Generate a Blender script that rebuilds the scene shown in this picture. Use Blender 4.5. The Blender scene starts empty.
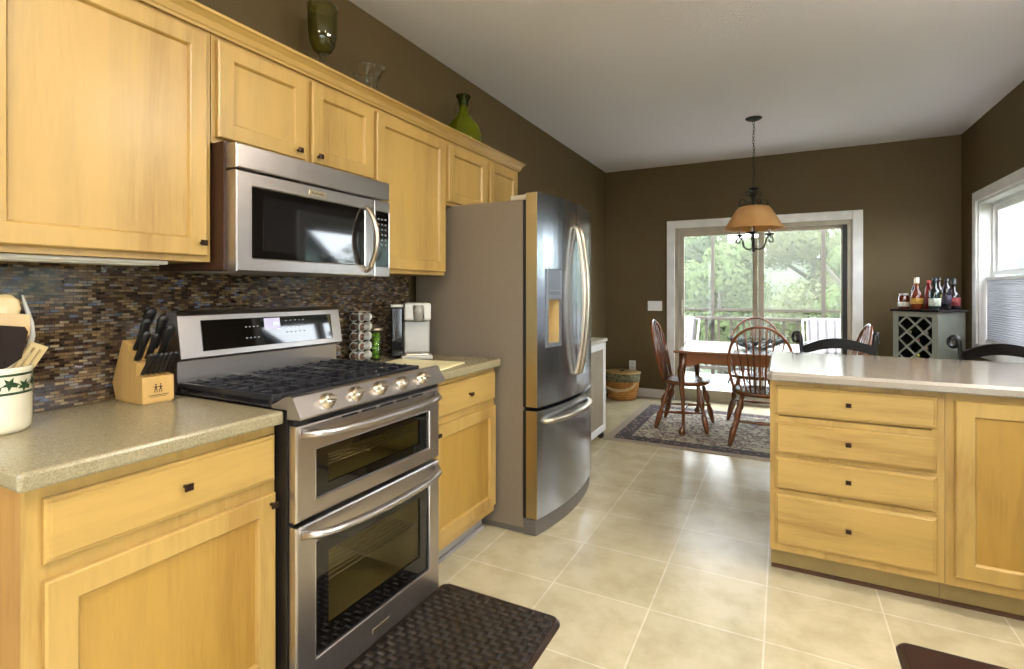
import bpy, bmesh, math, random
from math import sin, cos, pi, radians as R
from mathutils import Vector, Matrix, noise as mnoise
random.seed(7)
scn = bpy.context.scene
COL = scn.collection

# ------------------------------------------------------------------ camera
FPX = 520.6
cam_d = bpy.data.cameras.new('camera')
cam = bpy.data.objects.new('camera', cam_d); COL.objects.link(cam)
cam_d.sensor_fit = 'HORIZONTAL'; cam_d.sensor_width = 36.0
cam_d.lens = FPX / 1024 * 36.0
cam_d.shift_y = -(334.5 - 291.0) / 1024
cam_d.clip_start = 0.02; cam_d.clip_end = 300
cam.location = (0, 0, 1.27)
cam.rotation_euler = (R(90), 0, math.atan(270 / FPX))
scn.camera = cam
# ------------------------------------------------------------------ world, exposure
w = bpy.data.worlds.new('world'); scn.world = w; w.use_nodes = True
nt = w.node_tree; nt.nodes.clear()
bg = nt.nodes.new('ShaderNodeBackground'); wo = nt.nodes.new('ShaderNodeOutputWorld')
bg.inputs[0].default_value = (0.86, 0.94, 1.0, 1); bg.inputs[1].default_value = 8.0
nt.links.new(bg.outputs[0], wo.inputs[0])
scn.view_settings.view_transform = 'Standard'; scn.view_settings.look = 'None'
scn.view_settings.exposure = 1.12; scn.view_settings.gamma = 1.0
scn.view_settings.use_curve_mapping = False
scn.cycles.max_bounces = 9; scn.cycles.diffuse_bounces = 5; scn.cycles.glossy_bounces = 4
scn.cycles.transmission_bounces = 8; scn.cycles.transparent_max_bounces = 12
scn.cycles.use_denoising = True
scn.cycles.sample_clamp_indirect = 6
scn.cycles.caustics_reflective = False; scn.cycles.caustics_refractive = False
sun_d = bpy.data.lights.new('sun', 'SUN'); sun_d.energy = 4.0; sun_d.angle = R(25); sun_d.color = (1, .96, .88)
sun = bpy.data.objects.new('sun', sun_d); COL.objects.link(sun); sun.rotation_euler = (R(38), 0, R(-50))
FILL_WARM = (1.0, 0.93, 0.83)
FILL_STRENGTH = 33.0

# ------------------------------------------------------------------ materials
def lin(c):
    return tuple((x / 255 / 12.92 if x / 255 <= .04045 else ((x / 255 + .055) / 1.055) ** 2.4) for x in c) + (1,)
class NM:
    def __init__(s, name):
        s.m = bpy.data.materials.new(name); s.m.use_nodes = True; s.t = s.m.node_tree
        s.b = s.t.nodes['Principled BSDF']; s.out = s.t.nodes['Material Output']
    def n(s, typ, **kw):
        x = s.t.nodes.new('ShaderNode' + typ)
        for k, v in kw.items():
            if k in x.inputs: x.inputs[k].default_value = v
            else: setattr(x, k, v)
        return x
    def l(s, a, b): s.t.links.new(a, b)
    def ramp(s, stops, interp='LINEAR'):
        r = s.t.nodes.new('ShaderNodeValToRGB'); r.color_ramp.interpolation = interp
        e = r.color_ramp.elements
        while len(e) < len(stops): e.new(.5)
        for i, (p, c) in enumerate(stops): e[i].position = p; e[i].color = c
        return r
    def coords(s, scale=(1, 1, 1), rot=(0, 0, 0)):
        tc = s.n('TexCoord'); mp = s.n('Mapping'); mp.inputs['Scale'].default_value = scale
        mp.inputs['Rotation'].default_value = rot
        s.l(tc.outputs['Object'], mp.inputs['Vector']); return mp.outputs[0]
    def bump(s, h, strength=.3, dist=.01):
        b = s.n('Bump'); b.inputs['Strength'].default_value = strength; b.inputs['Distance'].default_value = dist
        s.l(h, b.inputs['Height']); s.l(b.outputs[0], s.b.inputs['Normal'])
def mat(name, c, rough=.5, metal=0., c2=None, scale=8., stretch=(1, 1, 1), bump=0., trans=0., ior=1.45, coat=0., alpha=1., spec=.5):
    k = NM(name); b = k.b
    b.inputs['Base Color'].default_value = lin(c); b.inputs['Roughness'].default_value = rough
    b.inputs['Metallic'].default_value = metal; b.inputs['IOR'].default_value = ior
    b.inputs['Transmission Weight'].default_value = trans; b.inputs['Coat Weight'].default_value = coat
    b.inputs['Specular IOR Level'].default_value = spec
    if c2 is None: c2 = tuple(max(0, x * .94) for x in c)
    v = k.coords(stretch); nz = k.n('TexNoise', Scale=scale, Detail=5.); k.l(v, nz.inputs['Vector'])
    r = k.ramp([(.35, lin(c2)), (.65, lin(c))]); k.l(nz.outputs[0], r.inputs[0]); k.l(r.outputs[0], b.inputs['Base Color'])
    if bump: k.bump(nz.outputs[0], bump, .004)
    return k.m
def wood(name, c, cd, axis, rough=.38, scale=9., coat=.15):
    """grain runs along axis"""
    k = NM(name); st = [1., 1., 1.]
    for i in range(3): st[i] = .10 if i == axis else 1.
    v = k.coords(tuple(st)); n1 = k.n('TexNoise', Scale=scale, Detail=8., Roughness=.62, Distortion=.8); k.l(v, n1.inputs['Vector'])
    st2 = [x * .9 if i == axis else x for i, x in enumerate(st)]
    v2 = k.coords(tuple(st2)); n2 = k.n('TexNoise', Scale=scale * 11, Detail=3.); k.l(v2, n2.inputs['Vector'])
    v3 = k.coords((1, 1, 1)); n3 = k.n('TexNoise', Scale=2.3, Detail=3.); k.l(v3, n3.inputs['Vector'])
    mx = k.n('Math', operation='MULTIPLY_ADD'); k.l(n2.outputs[0], mx.inputs[0]); mx.inputs[1].default_value = .28; k.l(n1.outputs[0], mx.inputs[2])
    my = k.n('Math', operation='MULTIPLY_ADD'); k.l(n3.outputs[0], my.inputs[0]); my.inputs[1].default_value = .45; k.l(mx.outputs[0], my.inputs[2])
    r = k.ramp([(.56, lin(cd)), (.84, lin(c)), (1.05 / 1.05, lin(tuple(min(255, x * 1.05) for x in c)))])
    k.l(my.outputs[0], r.inputs[0]); k.l(r.outputs[0], k.b.inputs['Base Color'])
    k.b.inputs['Roughness'].default_value = rough; k.b.inputs['Coat Weight'].default_value = coat; k.b.inputs['Coat Roughness'].default_value = .25
    k.bump(n1.outputs[0], .05, .003)
    return k.m
def steel(name, c, rough, axis=1):
    k = NM(name); st = [40., 40., 40.]; st[axis] = .6
    v = k.coords(tuple(st)); nz = k.n('TexNoise', Scale=6., Detail=3.); k.l(v, nz.inputs['Vector'])
    r = k.ramp([(.3, (rough * .95,) * 3 + (1,)), (.7, (rough * 1.08,) * 3 + (1,))]); k.l(nz.outputs[0], r.inputs[0]); k.l(r.outputs[0], k.b.inputs['Roughness'])
    k.b.inputs['Base Color'].default_value = lin(c); k.b.inputs['Metallic'].default_value = 1.
    return k.m
def pane_glass(name, tint=(1, 1, 1, 1), rough=.02, body=None, amount=.0):
    """thin clear sheet: same reflectance from both sides; body = colour of the glass mass itself"""
    k = NM(name); k.t.nodes.remove(k.b)
    tr = k.n('BsdfTransparent'); tr.inputs[0].default_value = tint
    gl = k.n('BsdfGlossy'); gl.inputs['Roughness'].default_value = rough
    lw = k.n('LayerWeight')
    if body or tint[2] < .9:
        p2 = k.n('Math', operation='POWER'); k.l(lw.outputs['Facing'], p2.inputs[0]); p2.inputs[1].default_value = 3.; mc = k.n('MixRGB'); k.l(p2.outputs[0], mc.inputs[0])
        mc.inputs[1].default_value = tint; mc.inputs[2].default_value = tuple(x ** 6 for x in tint[:3]) + (1,); k.l(mc.outputs[0], tr.inputs[0])
    pw = k.n('Math', operation='POWER'); k.l(lw.outputs['Facing'], pw.inputs[0]); pw.inputs[1].default_value = 5.
    ma = k.n('Math', operation='MULTIPLY_ADD'); k.l(pw.outputs[0], ma.inputs[0]); ma.inputs[1].default_value = .7; ma.inputs[2].default_value = .035
    base = tr.outputs[0]
    if body:
        df = k.n('BsdfTranslucent'); df.inputs[0].default_value = lin(body); d2 = k.n('BsdfDiffuse'); d2.inputs[0].default_value = lin(body)
        m0 = k.n('MixShader'); m0.inputs[0].default_value = .5; k.l(df.outputs[0], m0.inputs[1]); k.l(d2.outputs[0], m0.inputs[2])
        m1 = k.n('MixShader'); m1.inputs[0].default_value = amount; k.l(tr.outputs[0], m1.inputs[1]); k.l(m0.outputs[0], m1.inputs[2]); base = m1.outputs[0]
    mx = k.n('MixShader')
    k.l(ma.outputs[0], mx.inputs[0]); k.l(base, mx.inputs[1]); k.l(gl.outputs[0], mx.inputs[2]); k.l(mx.outputs[0], k.out.inputs[0])
    return k.m
def emit(name, c, s):
    k = NM(name); k.b.inputs['Emission Color'].default_value = (*c[:3], 1); k.b.inputs['Emission Strength'].default_value = s
    k.b.inputs['Base Color'].default_value = (.8, .8, .8, 1)
    return k.m

MAPLE = (168, 136, 74); MAPLE_D = (138, 102, 48)
wood_z = wood('maple vertical grain', MAPLE, MAPLE_D, 2)
wood_y = wood('maple grain along counter', MAPLE, MAPLE_D, 1)
wood_x = wood('maple grain along peninsula', MAPLE, MAPLE_D, 0)
gold_z = wood('golden maple panel', (158, 122, 54), (134, 96, 34), 2)
oak_z = wood('cabinet end panel', (156, 116, 62), (130, 90, 42), 2, scale=14)
cherry = wood('cherry chair wood', (110, 60, 26), (60, 30, 14), 2, rough=.25, scale=7, coat=.5)
cherry_x = wood('cherry table wood', (124, 66, 28), (76, 36, 14), 0, rough=.22, scale=6, coat=.6)
table_top_m = wood('table top finish', (120, 74, 46), (78, 44, 26), 0, rough=.12, scale=6, coat=.9)
wall_m = mat('olive brown wall paint', (92, 77, 49), .62, c2=(89, 74, 47), scale=3, spec=.35)
ceil_k = NM('textured ceiling paint'); ceil_k.b.inputs['Base Color'].default_value = lin((232, 231, 240)); ceil_k.b.inputs['Roughness'].default_value = .9
_v = ceil_k.coords(); _n = ceil_k.n('TexNoise', Scale=70., Detail=4.); ceil_k.l(_v, _n.inputs['Vector']); ceil_k.bump(_n.outputs[0], .5, .006)
ceil_m = ceil_k.m
white_m = mat('white trim paint', (232, 232, 230), .4)
vinyl_m = mat('greige door vinyl', (176, 168, 150), .45)
bronze_m = mat('dark bronze', (52, 36, 28), .35, metal=.7)
iron_m = mat('aged black iron', (34, 36, 32), .45, metal=.5)
black_m = mat('matte black enamel', (22, 20, 20), .4)
blackgl_m = mat('black glass', (10, 9, 9), .04, spec=.8)
cast_m = mat('cast iron grate', (36, 36, 40), .32)
stainless = steel('brushed stainless along y', (186, 180, 176), .30, 1)
stainless_z = steel('brushed stainless fridge', (182, 186, 196), .20, 2)
chrome_m = mat('satin nickel', (196, 184, 164), .3, metal=1.)
taupe_m = mat('fridge taupe side', (120, 108, 92), .45, c2=(117, 105, 89), bump=.05, scale=60)
goldside_m = steel('door edge metal with reflection tint', (178, 158, 112), .35, 2)  # gold tint paints in the warm reflection on the steel edge
glass_m = pane_glass('window glass')
ovenpane_m = pane_glass('oven window glass', (.78, .74, .64, 1))
white_app = mat('white plastic', (200, 198, 188), .35)
silver_app = mat('silver plastic', (158, 154, 145), .38, metal=.3)
cream_m = mat('cream stoneware', (236, 228, 200), .2, coat=.5)
green_band = mat('dark green glaze', (34, 62, 34), .3)
toe_m = mat('grey toe kick', (150, 146, 142), .5)
toe_tan = mat('tan toe kick', (158, 136, 86), .55)
shoe_m = mat('dark shoe strip', (80, 52, 34), .5)
# countertop
k = NM('speckled laminate'); v = k.coords()
n1 = k.n('TexNoise', Scale=260., Detail=2.); n2 = k.n('TexNoise', Scale=5., Detail=3.)
k.l(v, n1.inputs[0]); k.l(v, n2.inputs[0])
r = k.ramp([(.3, lin((124, 113, 86))), (.5, lin((142, 131, 102))), (.72, lin((156, 146, 117)))]); k.l(n1.outputs[0], r.inputs[0]); k.l(r.outputs[0], k.b.inputs[0])
k.b.inputs['Roughness'].default_value = .22; counter_m = k.m
k = NM('speckled peninsula laminate'); v = k.coords()
n1 = k.n('TexNoise', Scale=260., Detail=2.); k.l(v, n1.inputs[0])
r = k.ramp([(.3, lin((132, 123, 110))), (.5, lin((146, 137, 124))), (.72, lin((158, 150, 138)))]); k.l(n1.outputs[0], r.inputs[0]); k.l(r.outputs[0], k.b.inputs[0])
k.b.inputs['Roughness'].default_value = .14; counter2_m = k.m
# floor tiles
k = NM('ceramic floor tile'); tc = k.n('TexCoord'); mp = k.n('Mapping')
mp.inputs['Location'].default_value = (.058 + .413 * 20, -2.096 + .399 * 30, 0)
k.l(tc.outputs['Object'], mp.inputs[0])
br = k.n('TexBrick'); br.offset = 0.; br.squash = 1.; k.l(mp.outputs[0], br.inputs['Vector'])
br.inputs['Scale'].default_value = 1.; br.inputs['Brick Width'].default_value = .413; br.inputs['Row Height'].default_value = .399
br.inputs['Mortar Size'].default_value = .0045; br.inputs['Mortar Smooth'].default_value = .6; br.inputs['Bias'].default_value = 0.
br.inputs['Color1'].default_value = lin((188, 177, 146)); br.inputs['Color2'].default_value = lin((195, 184, 153)); br.inputs['Mortar'].default_value = lin((214, 205, 180))
nz = k.n('TexNoise', Scale=5.5, Detail=8., Roughness=.65); k.l(tc.outputs['Object'], nz.inputs[0])
rr = k.ramp([(.34, (.78, .76, .70, 1)), (.60, (1, 1, 1, 1))]); k.l(nz.outputs[0], rr.inputs[0])
mx = k.n('MixRGB', blend_type='MULTIPLY'); mx.inputs[0].default_value = .9; k.l(br.outputs[0], mx.inputs[1]); k.l(rr.outputs[0], mx.inputs[2]); k.l(mx.outputs[0], k.b.inputs[0])
k.b.inputs['Roughness'].default_value = .27
ma = k.n('Math', operation='MULTIPLY_ADD'); k.l(br.outputs['Fac'], ma.inputs[0]); ma.inputs[1].default_value = -.6; k.l(nz.outputs[0], ma.inputs[2])
k.bump(ma.outputs[0], .12, .006); floor_m = k.m
# mosaic backsplash: rows of thin glass and stone strips
k = NM('glass and stone mosaic'); tc = k.n('TexCoord'); sp = k.n('SeparateXYZ'); cb = k.n('CombineXYZ')
k.l(tc.outputs['Object'], sp.inputs[0]); k.l(sp.outputs[1], cb.inputs[0]); k.l(sp.outputs[2], cb.inputs[1])
br = k.n('TexBrick'); br.offset = .5; k.l(cb.outputs[0], br.inputs['Vector'])
br.inputs['Scale'].default_value = 1.; br.inputs['Brick Width'].default_value = .024; br.inputs['Row Height'].default_value = .0088
br.inputs['Mortar Size'].default_value = .0009; br.inputs['Bias'].default_value = 0.
br.inputs['Color1'].default_value = (0, 0, 0, 1); br.inputs['Color2'].default_value = (1, 1, 1, 1); br.inputs['Mortar'].default_value = (.1, .1, .1, 1)
rr = k.ramp([(0, lin((58, 42, 30))), (.13, lin((102, 84, 58))), (.25, lin((44, 32, 26))), (.36, lin((126, 104, 72))), (.48, lin((76, 56, 40))), (.58, lin((104, 98, 88))), (.66, lin((142, 122, 88))), (.74, lin((60, 46, 38))), (.84, lin((108, 86, 58))), (.95, lin((88, 96, 114)))], 'CONSTANT')
k.l(br.outputs[0], rr.inputs[0])
mm = k.n('MixRGB'); k.l(br.outputs['Fac'], mm.inputs[0]); k.l(rr.outputs[0], mm.inputs[1]); mm.inputs[2].default_value = lin((66, 52, 40)); nz = k.n('TexNoise', Scale=60., Detail=4.); k.l(tc.outputs['Object'], nz.inputs[0]); rn_ = k.ramp([(.3, (.55, .52, .5, 1)), (.7, (1.15, 1.15, 1.15, 1))]); k.l(nz.outputs[0], rn_.inputs[0])
m9 = k.n('MixRGB', blend_type='MULTIPLY'); m9.inputs[0].default_value = 1.; k.l(mm.outputs[0], m9.inputs[1]); k.l(rn_.outputs[0], m9.inputs[2]); k.l(m9.outputs[0], k.b.inputs[0])
r2 = k.ramp([(0, (.05,) * 3 + (1,)), (.45, (.09,) * 3 + (1,)), (.55, (.32,) * 3 + (1,)), (.7, (.06,) * 3 + (1,))], 'CONSTANT'); k.l(br.outputs[0], r2.inputs[0]); k.l(r2.outputs[0], k.b.inputs['Roughness'])
ma = k.n('Math', operation='MULTIPLY_ADD'); k.l(br.outputs['Fac'], ma.inputs[0]); ma.inputs[1].default_value = -1.; k.l(br.outputs[0], ma.inputs[2])
k.bump(ma.outputs[0], .35, .0016); mosaic_m = k.m
# woven mat
def weave(name, c1, c2):
    k = NM(name); v = k.coords((1, 1, 1))
    ch = k.n('TexChecker', Scale=36.); k.l(v, ch.inputs[0]); ch.inputs[1].default_value = lin(c1); ch.inputs[2].default_value = lin(c2)
    k.l(ch.outputs[0], k.b.inputs[0]); k.b.inputs['Roughness'].default_value = .42
    tc = k.n('TexCoord'); sp = k.n('SeparateXYZ'); k.l(tc.outputs['Object'], sp.inputs[0])
    hs = []
    for ax in (0, 1):
        m1 = k.n('Math', operation='MULTIPLY'); k.l(sp.outputs[ax], m1.inputs[0]); m1.inputs[1].default_value = 36 * pi
        m2 = k.n('Math', operation='SINE'); k.l(m1.outputs[0], m2.inputs[0]); m3 = k.n('Math', operation='ABSOLUTE'); k.l(m2.outputs[0], m3.inputs[0]); hs.append(m3)
    mx = k.n('MixRGB'); k.l(ch.outputs['Fac'], mx.inputs[0]); k.l(hs[0].outputs[0], mx.inputs[1]); k.l(hs[1].outputs[0], mx.inputs[2])
    k.bump(mx.outputs[0], 1., .006); return k.m
mat_m = weave('dark woven vinyl', (42, 32, 22), (24, 18, 13))
mat2_m = mat('dark maroon vinyl', (46, 20, 14), .5, c2=(38, 16, 12), scale=30, bump=.2)
# rug
def rug_field():
    k = NM('oriental rug field'); v = k.coords()
    vo = k.n('TexVoronoi', Scale=15.); k.l(v, vo.inputs[0]); nz = k.n('TexNoise', Scale=26., Detail=4.); k.l(v, nz.inputs[0])
    r = k.ramp([(.0, lin((130, 130, 122))), (.40, lin((186, 178, 160))), (.52, lin((150, 144, 128))), (.58, lin((120, 72, 62))), (.64, lin((82, 84, 86))), (.72, lin((172, 162, 140)))])
    ma = k.n('Math', operation='MULTIPLY_ADD'); k.l(vo.outputs[0], ma.inputs[0]); ma.inputs[1].default_value = .55; k.l(nz.outputs[0], ma.inputs[2])
    mb = k.n('Math', operation='MULTIPLY'); k.l(ma.outputs[0], mb.inputs[0]); mb.inputs[1].default_value = .85
    k.l(mb.outputs[0], r.inputs[0]); k.l(r.outputs[0], k.b.inputs[0]); k.b.inputs['Roughness'].default_value = .95; k.bump(nz.outputs[0], .3, .004); return k.m
def rug_border():
    k = NM('oriental rug border'); v = k.coords(); vo = k.n('TexVoronoi', Scale=24.); k.l(v, vo.inputs[0])
    r = k.ramp([(.0, lin((168, 150, 128))), (.22, lin((128, 104, 96))), (.38, lin((70, 62, 60))), (.8, lin((52, 46, 48)))]); k.l(vo.outputs[0], r.inputs[0]); k.l(r.outputs[0], k.b.inputs[0])
    k.b.inputs['Roughness'].default_value = .95; return k.m
rug_f, rug_b, rug_e = rug_field(), rug_border(), mat('rug edge band', (150, 136, 118), .95, bump=.3, scale=90)

# ------------------------------------------------------------------ mesh builder
class MB:
    def __init__(s): s.v = []; s.f = []; s.sm = []
    def add(s, vs, fs, smooth=False, T=None):
        o = len(s.v)
        s.v += [tuple(T @ Vector(p)) if T is not None else tuple(p) for p in vs]
        s.f += [tuple(i + o for i in f) for f in fs]; s.sm += [smooth] * len(fs); return s
    def box(s, x0, x1, y0, y1, z0, z1, c=0., T=None):
        if x0 > x1: x0, x1 = x1, x0
        if y0 > y1: y0, y1 = y1, y0
        if z0 > z1: z0, z1 = z1, z0
        if not c:
            vs = [(x, y, z) for z in (z0, z1) for y in (y0, y1) for x in (x0, x1)]
            return s.add(vs, [(0, 2, 3, 1), (4, 5, 7, 6), (0, 1, 5, 4), (2, 6, 7, 3), (0, 4, 6, 2), (1, 3, 7, 5)], T=T)
        bm = bmesh.new(); bmesh.ops.create_cube(bm, size=1)
        for v in bm.verts: v.co = (x0 + (v.co.x + .5) * (x1 - x0), y0 + (v.co.y + .5) * (y1 - y0), z0 + (v.co.z + .5) * (z1 - z0))
        c = min(c, .45 * min(x1 - x0, y1 - y0, z1 - z0))
        bmesh.ops.bevel(bm, geom=bm.edges[:], offset=c, segments=2, affect='EDGES', profile=.5)
        bm.verts.index_update(); s.add([v.co[:] for v in bm.verts], [[v.index for v in f.verts] for f in bm.faces], T=T); bm.free(); return s
    def tube(s, pts, rad, n=10, closed=False, cap=True, sq=(1, 1), T=None):
        pts = [Vector(p) for p in pts]; N = len(pts)
        if not hasattr(rad, '__len__'): rad = [rad] * N
        vs = []; fs = []; up = None
        for i, p in enumerate(pts):
            a = pts[(i - 1) % N] if (closed or i > 0) else p; b = pts[(i + 1) % N] if (closed or i < N - 1) else p
            t = (b - a).normalized() if (b - a).length > 1e-9 else Vector((0, 0, 1))
            if up is None:
                up = Vector((0, 0, 1)) if abs(t.z) < .9 else Vector((1, 0, 0))
            sd = t.cross(up); sd.normalize(); up = sd.cross(t).normalized()
            for k2 in range(n):
                an = 2 * pi * k2 / n; vs.append(p + (sd * cos(an) * sq[0] + up * sin(an) * sq[1]) * rad[i])
        for i in range(N if closed else N - 1):
            j = (i + 1) % N
            for k2 in range(n): fs.append((i * n + k2, i * n + (k2 + 1) % n, j * n + (k2 + 1) % n, j * n + k2))
        if cap and not closed: fs += [tuple(range(n)), tuple(range((N - 1) * n, N * n))]
        return s.add(vs, fs, True, T)
    def lathe(s, prof, c=(0, 0, 0), n=24, T=None, sx=1., sy=1., cap=True):
        vs = []; fs = []
        for r, z in prof:
            for k2 in range(n):
                a = 2 * pi * k2 / n; vs.append((c[0] + r * cos(a) * sx, c[1] + r * sin(a) * sy, c[2] + z))
        for i in range(len(prof) - 1):
            for k2 in range(n): fs.append((i * n + k2, i * n + (k2 + 1) % n, (i + 1) * n + (k2 + 1) % n, (i + 1) * n + k2))
        if cap: fs += [tuple(range(n)), tuple(range((len(prof) - 1) * n, len(prof) * n))]
        return s.add(vs, fs, True, T)
    def prism(s, poly, axis, a, b, smooth=False, T=None):
        """poly in the two other axes (x: (y,z); y: (x,z); z: (x,y))"""
        def P(p, t): return {'x': (t, p[0], p[1]), 'y': (p[0], t, p[1]), 'z': (p[0], p[1], t)}[axis]
        n = len(poly); vs = [P(p, a) for p in poly] + [P(p, b) for p in poly]
        s.add(vs, [(i, (i + 1) % n, n + (i + 1) % n, n + i) for i in range(n)], smooth, T)
        o = len(s.v) - 2 * n; s.f += [tuple(range(o, o + n)), tuple(range(o + n, o + 2 * n))]; s.sm += [False, False]; return s
    def loops(s, fn, u0, u1, v0, v1, L, cap=True, back=True, T=None):
        """nested rectangles L = [(inset, depth)...] through fn(u, v, d)"""
        vs = []; fs = []
        for ins, d in L:
            for (u, v) in ((u0 + ins, v0 + ins), (u1 - ins, v0 + ins), (u1 - ins, v1 - ins), (u0 + ins, v1 - ins)): vs.append(fn(u, v, d))
        for i in range(len(L) - 1):
            for k2 in range(4): fs.append((i * 4 + k2, i * 4 + (k2 + 1) % 4, i * 4 + 4 + (k2 + 1) % 4, i * 4 + 4 + k2))
        if cap: fs.append(tuple(range(len(L) * 4 - 4, len(L) * 4)))
        if back: fs.append((0, 1, 2, 3))
        return s.add(vs, fs, False, T)
    def build(s, name, m, parent=None, off=None, smooth=None, closed_normals=True):
        me = bpy.data.meshes.new(name); o3 = Vector(off) if off is not None else (Vector(parent.location) if (parent is not None and parent.get('_w')) else Vector((0, 0, 0)))
        me.from_pydata([tuple(Vector(p) - o3) for p in s.v], [], s.f)
        if closed_normals:
            bm = bmesh.new(); bm.from_mesh(me); bmesh.ops.recalc_face_normals(bm, faces=bm.faces); bm.to_mesh(me); bm.free()
        me.polygons.foreach_set('use_smooth', s.sm if smooth is None else [smooth] * len(s.f))
        me.materials.append(m); me.update()
        ob = bpy.data.objects.new(name, me); COL.objects.link(ob)
        if parent is not None:
            ob.parent = parent
            if parent.type == 'MESH': ob['_o'] = 1
        elif off is not None: ob.location = o3
        return ob
def tag(o, label=None, cat=None, group=None, kind=None):
    if label: o['label'] = label
    if cat: o['category'] = cat
    if group: o['group'] = group
    if kind: o['kind'] = kind
    return o
def thing(name, label, cat, loc=(0, 0, 0), group=None, world=True):
    """Empty at the base. world=True: parts are written in world coordinates and shifted here"""
    o = bpy.data.objects.new(name, None); COL.objects.link(o); o.location = loc; o.empty_display_size = .1
    if world: o['_w'] = 1
    return tag(o, label, cat, group)
def sub(mb, name, m, part, root):   # a sub-part: same local frame as its thing
    return mb.build(name, m, part, off=tuple(root.location) if root.get('_w') else (0, 0, 0))
def struct(mb, name, m): return tag(mb.build(name, m), kind='structure')
def clone(o, loc=None, rz=None, label=None, parent=None):
    c = o.copy(); COL.objects.link(c)
    if parent is not None: c.parent = parent
    for ch in list(o.children): clone(ch, parent=c)
    if loc is not None: c.location = loc
    if rz is not None: c.rotation_euler = (0, 0, rz)
    if label: c['label'] = label
    return c
def arc(n, a0, a1): return [a0 + (a1 - a0) * i / (n - 1) for i in range(n)]

# ------------------------------------------------------------------ room
XL, XR, YB, YF, ZC = -1.95, 1.50, 6.30, -2.6, 2.744
struct(MB().box(XL - .12, XR + .14, YF - .1, YB + .14, -.1, 0), 'floor', floor_m)
struct(MB().box(XL - .12, XR + .14, YF - .1, YB + .14, ZC, ZC + .1), 'ceiling', ceil_m)
W3 = (-2.3, -.45, .25, 2.15); W4 = (-2.3, -.35, .25, 2.15)  # both are added openings, out of view, to let in daylight
struct(MB().box(XL - .14, XL, YF, W4[0], 0, ZC).box(XL - .14, XL, W4[1], YB, 0, ZC).box(XL - .14, XL, W4[0], W4[1], 0, W4[2]).box(XL - .14, XL, W4[0], W4[1], W4[3], ZC), 'wall_left', wall_m)
struct(MB().box(XL - .12, XR + .14, YF - .1, YF, 0, ZC), 'wall_front', wall_m)
DX0, DX1, DZ = -1.115, .635, 2.0      # sliding door opening
struct(MB().box(XL - .12, DX0, YB, YB + .14, 0, ZC).box(DX1, XR + .14, YB, YB + .14, 0, ZC).box(DX0, DX1, YB, YB + .14, DZ, ZC), 'wall_back', wall_m)
W1 = (3.95, 5.83, .80, 2.04); W2 = (1.05, 2.25, 1.12, 2.04)
m = MB()
ys = [W3[1], W2[0], W2[1], W1[0], W1[1], YB]
m.box(XR, XR + .14, YF, W3[0], 0, ZC).box(XR, XR + .14, ys[0], ys[1], 0, ZC).box(XR, XR + .14, ys[2], ys[3], 0, ZC).box(XR, XR + .14, ys[4], ys[5], 0, ZC)
for W in (W1, W2, W3): m.box(XR, XR + .14, W[0], W[1], 0, W[2]).box(XR, XR + .14, W[0], W[1], W[3], ZC)
struct(m, 'wall_right', wall_m)
def casing(mb, fn, u0, u1, v0, v1, w=.088, t=.02, bottom=True):
    """flat frame lying round an opening, projecting t into the room"""
    L = lambda a, b, c, d: mb.loops(fn, a, b, c, d, [(0, 0), (0, t * .75), (.006, t)])
    L(u0 - w, u0, v0 if not bottom else v0 - w, v1 + w); L(u1, u1 + w, v0 if not bottom else v0 - w, v1 + w)
    L(u0, u1, v1, v1 + w)
    if bottom: L(u0, u1, v0 - w, v0)
fnB = lambda u, v, d: (u, YB - d, v)          # on the back wall
fnR = lambda u, v, d: (XR - d, u, v)          # on the right wall
# baseboards
def baseboard(name, axis, a, b, at, sgn):
    pf = [(0, 0), (.014 * sgn, 0), (.014 * sgn, .075), (.008 * sgn, .09), (0, .10)]
    mb = MB(); mb.prism([(at + p[0], p[1]) for p in pf], axis, a, b); return struct(mb, name, white_m)
baseboard('baseboard_back_left', 'x', XL + .015, DX0 - .088, YB, -1)
baseboard('baseboard_back_right', 'x', DX1 + .09, XR - .015, YB, -1)
baseboard('baseboard_left', 'y', 4.42, YB, XL, 1)
baseboard('baseboard_right', 'y', 3.5, YB, XR, -1)
# sliding door
m = MB(); casing(m, fnB, DX0, DX1, 0, DZ, .09, .022, bottom=False); struct(m, 'trim_1', white_m)
m = MB()
for (a, b, c, d) in ((DX0, DX0 + .045, .03, DZ), (DX1 - .04, DX1, .03, DZ), (DX0 + .045, DX1 - .04, DZ - .045, DZ), (DX0, DX1, .0, .035)):
    m.box(a, b, YB + .005, YB + .13, c, d)
d1 = struct(m, 'door_1', vinyl_m)
def sash(mb, u0, u1, v0, v1, y0, y1, ws, wt, wb):
    mb.box(u0, u0 + ws, y0, y1, v0, v1).box(u1 - ws, u1, y0, y1, v0, v1).box(u0 + ws, u1 - ws, y0, y1, v1 - wt, v1).box(u0 + ws, u1 - ws, y0, y1, v0, v0 + wb)
m = MB(); sash(m, -1.07, -.175, .036, 1.954, YB + .02, YB + .055, .055, .05, .10)
lp = m.build('sliding_panel', vinyl_m, d1); MB().box(-1.015, -.23, YB + .035, YB + .041, .136, 1.904).build('pane', glass_m, lp)
MB().box(-1.052, -1.030, YB - .012, YB + .02, .98, 1.16, .004).build('door_handle', vinyl_m, lp)
m = MB(); sash(m, -.29, .594, .036, 1.954, YB + .075, YB + .11, .05, .035, .10)
rp = m.build('sliding_panel', vinyl_m, d1); MB().box(-.24, .544, YB + .09, YB + .096, .136, 1.92).build('pane', glass_m, rp)
m = MB(); m.box(.552, .593, YB + .012, YB + .034, .036, 1.954)
sc = m.build('screen_stile', mat('dark bronze screen frame', (20, 20, 16), .5), d1)
MB().box(.562, .578, YB - .004, YB + .012, 1.02, 1.14, .003).build('latch', black_m, sc)
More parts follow.
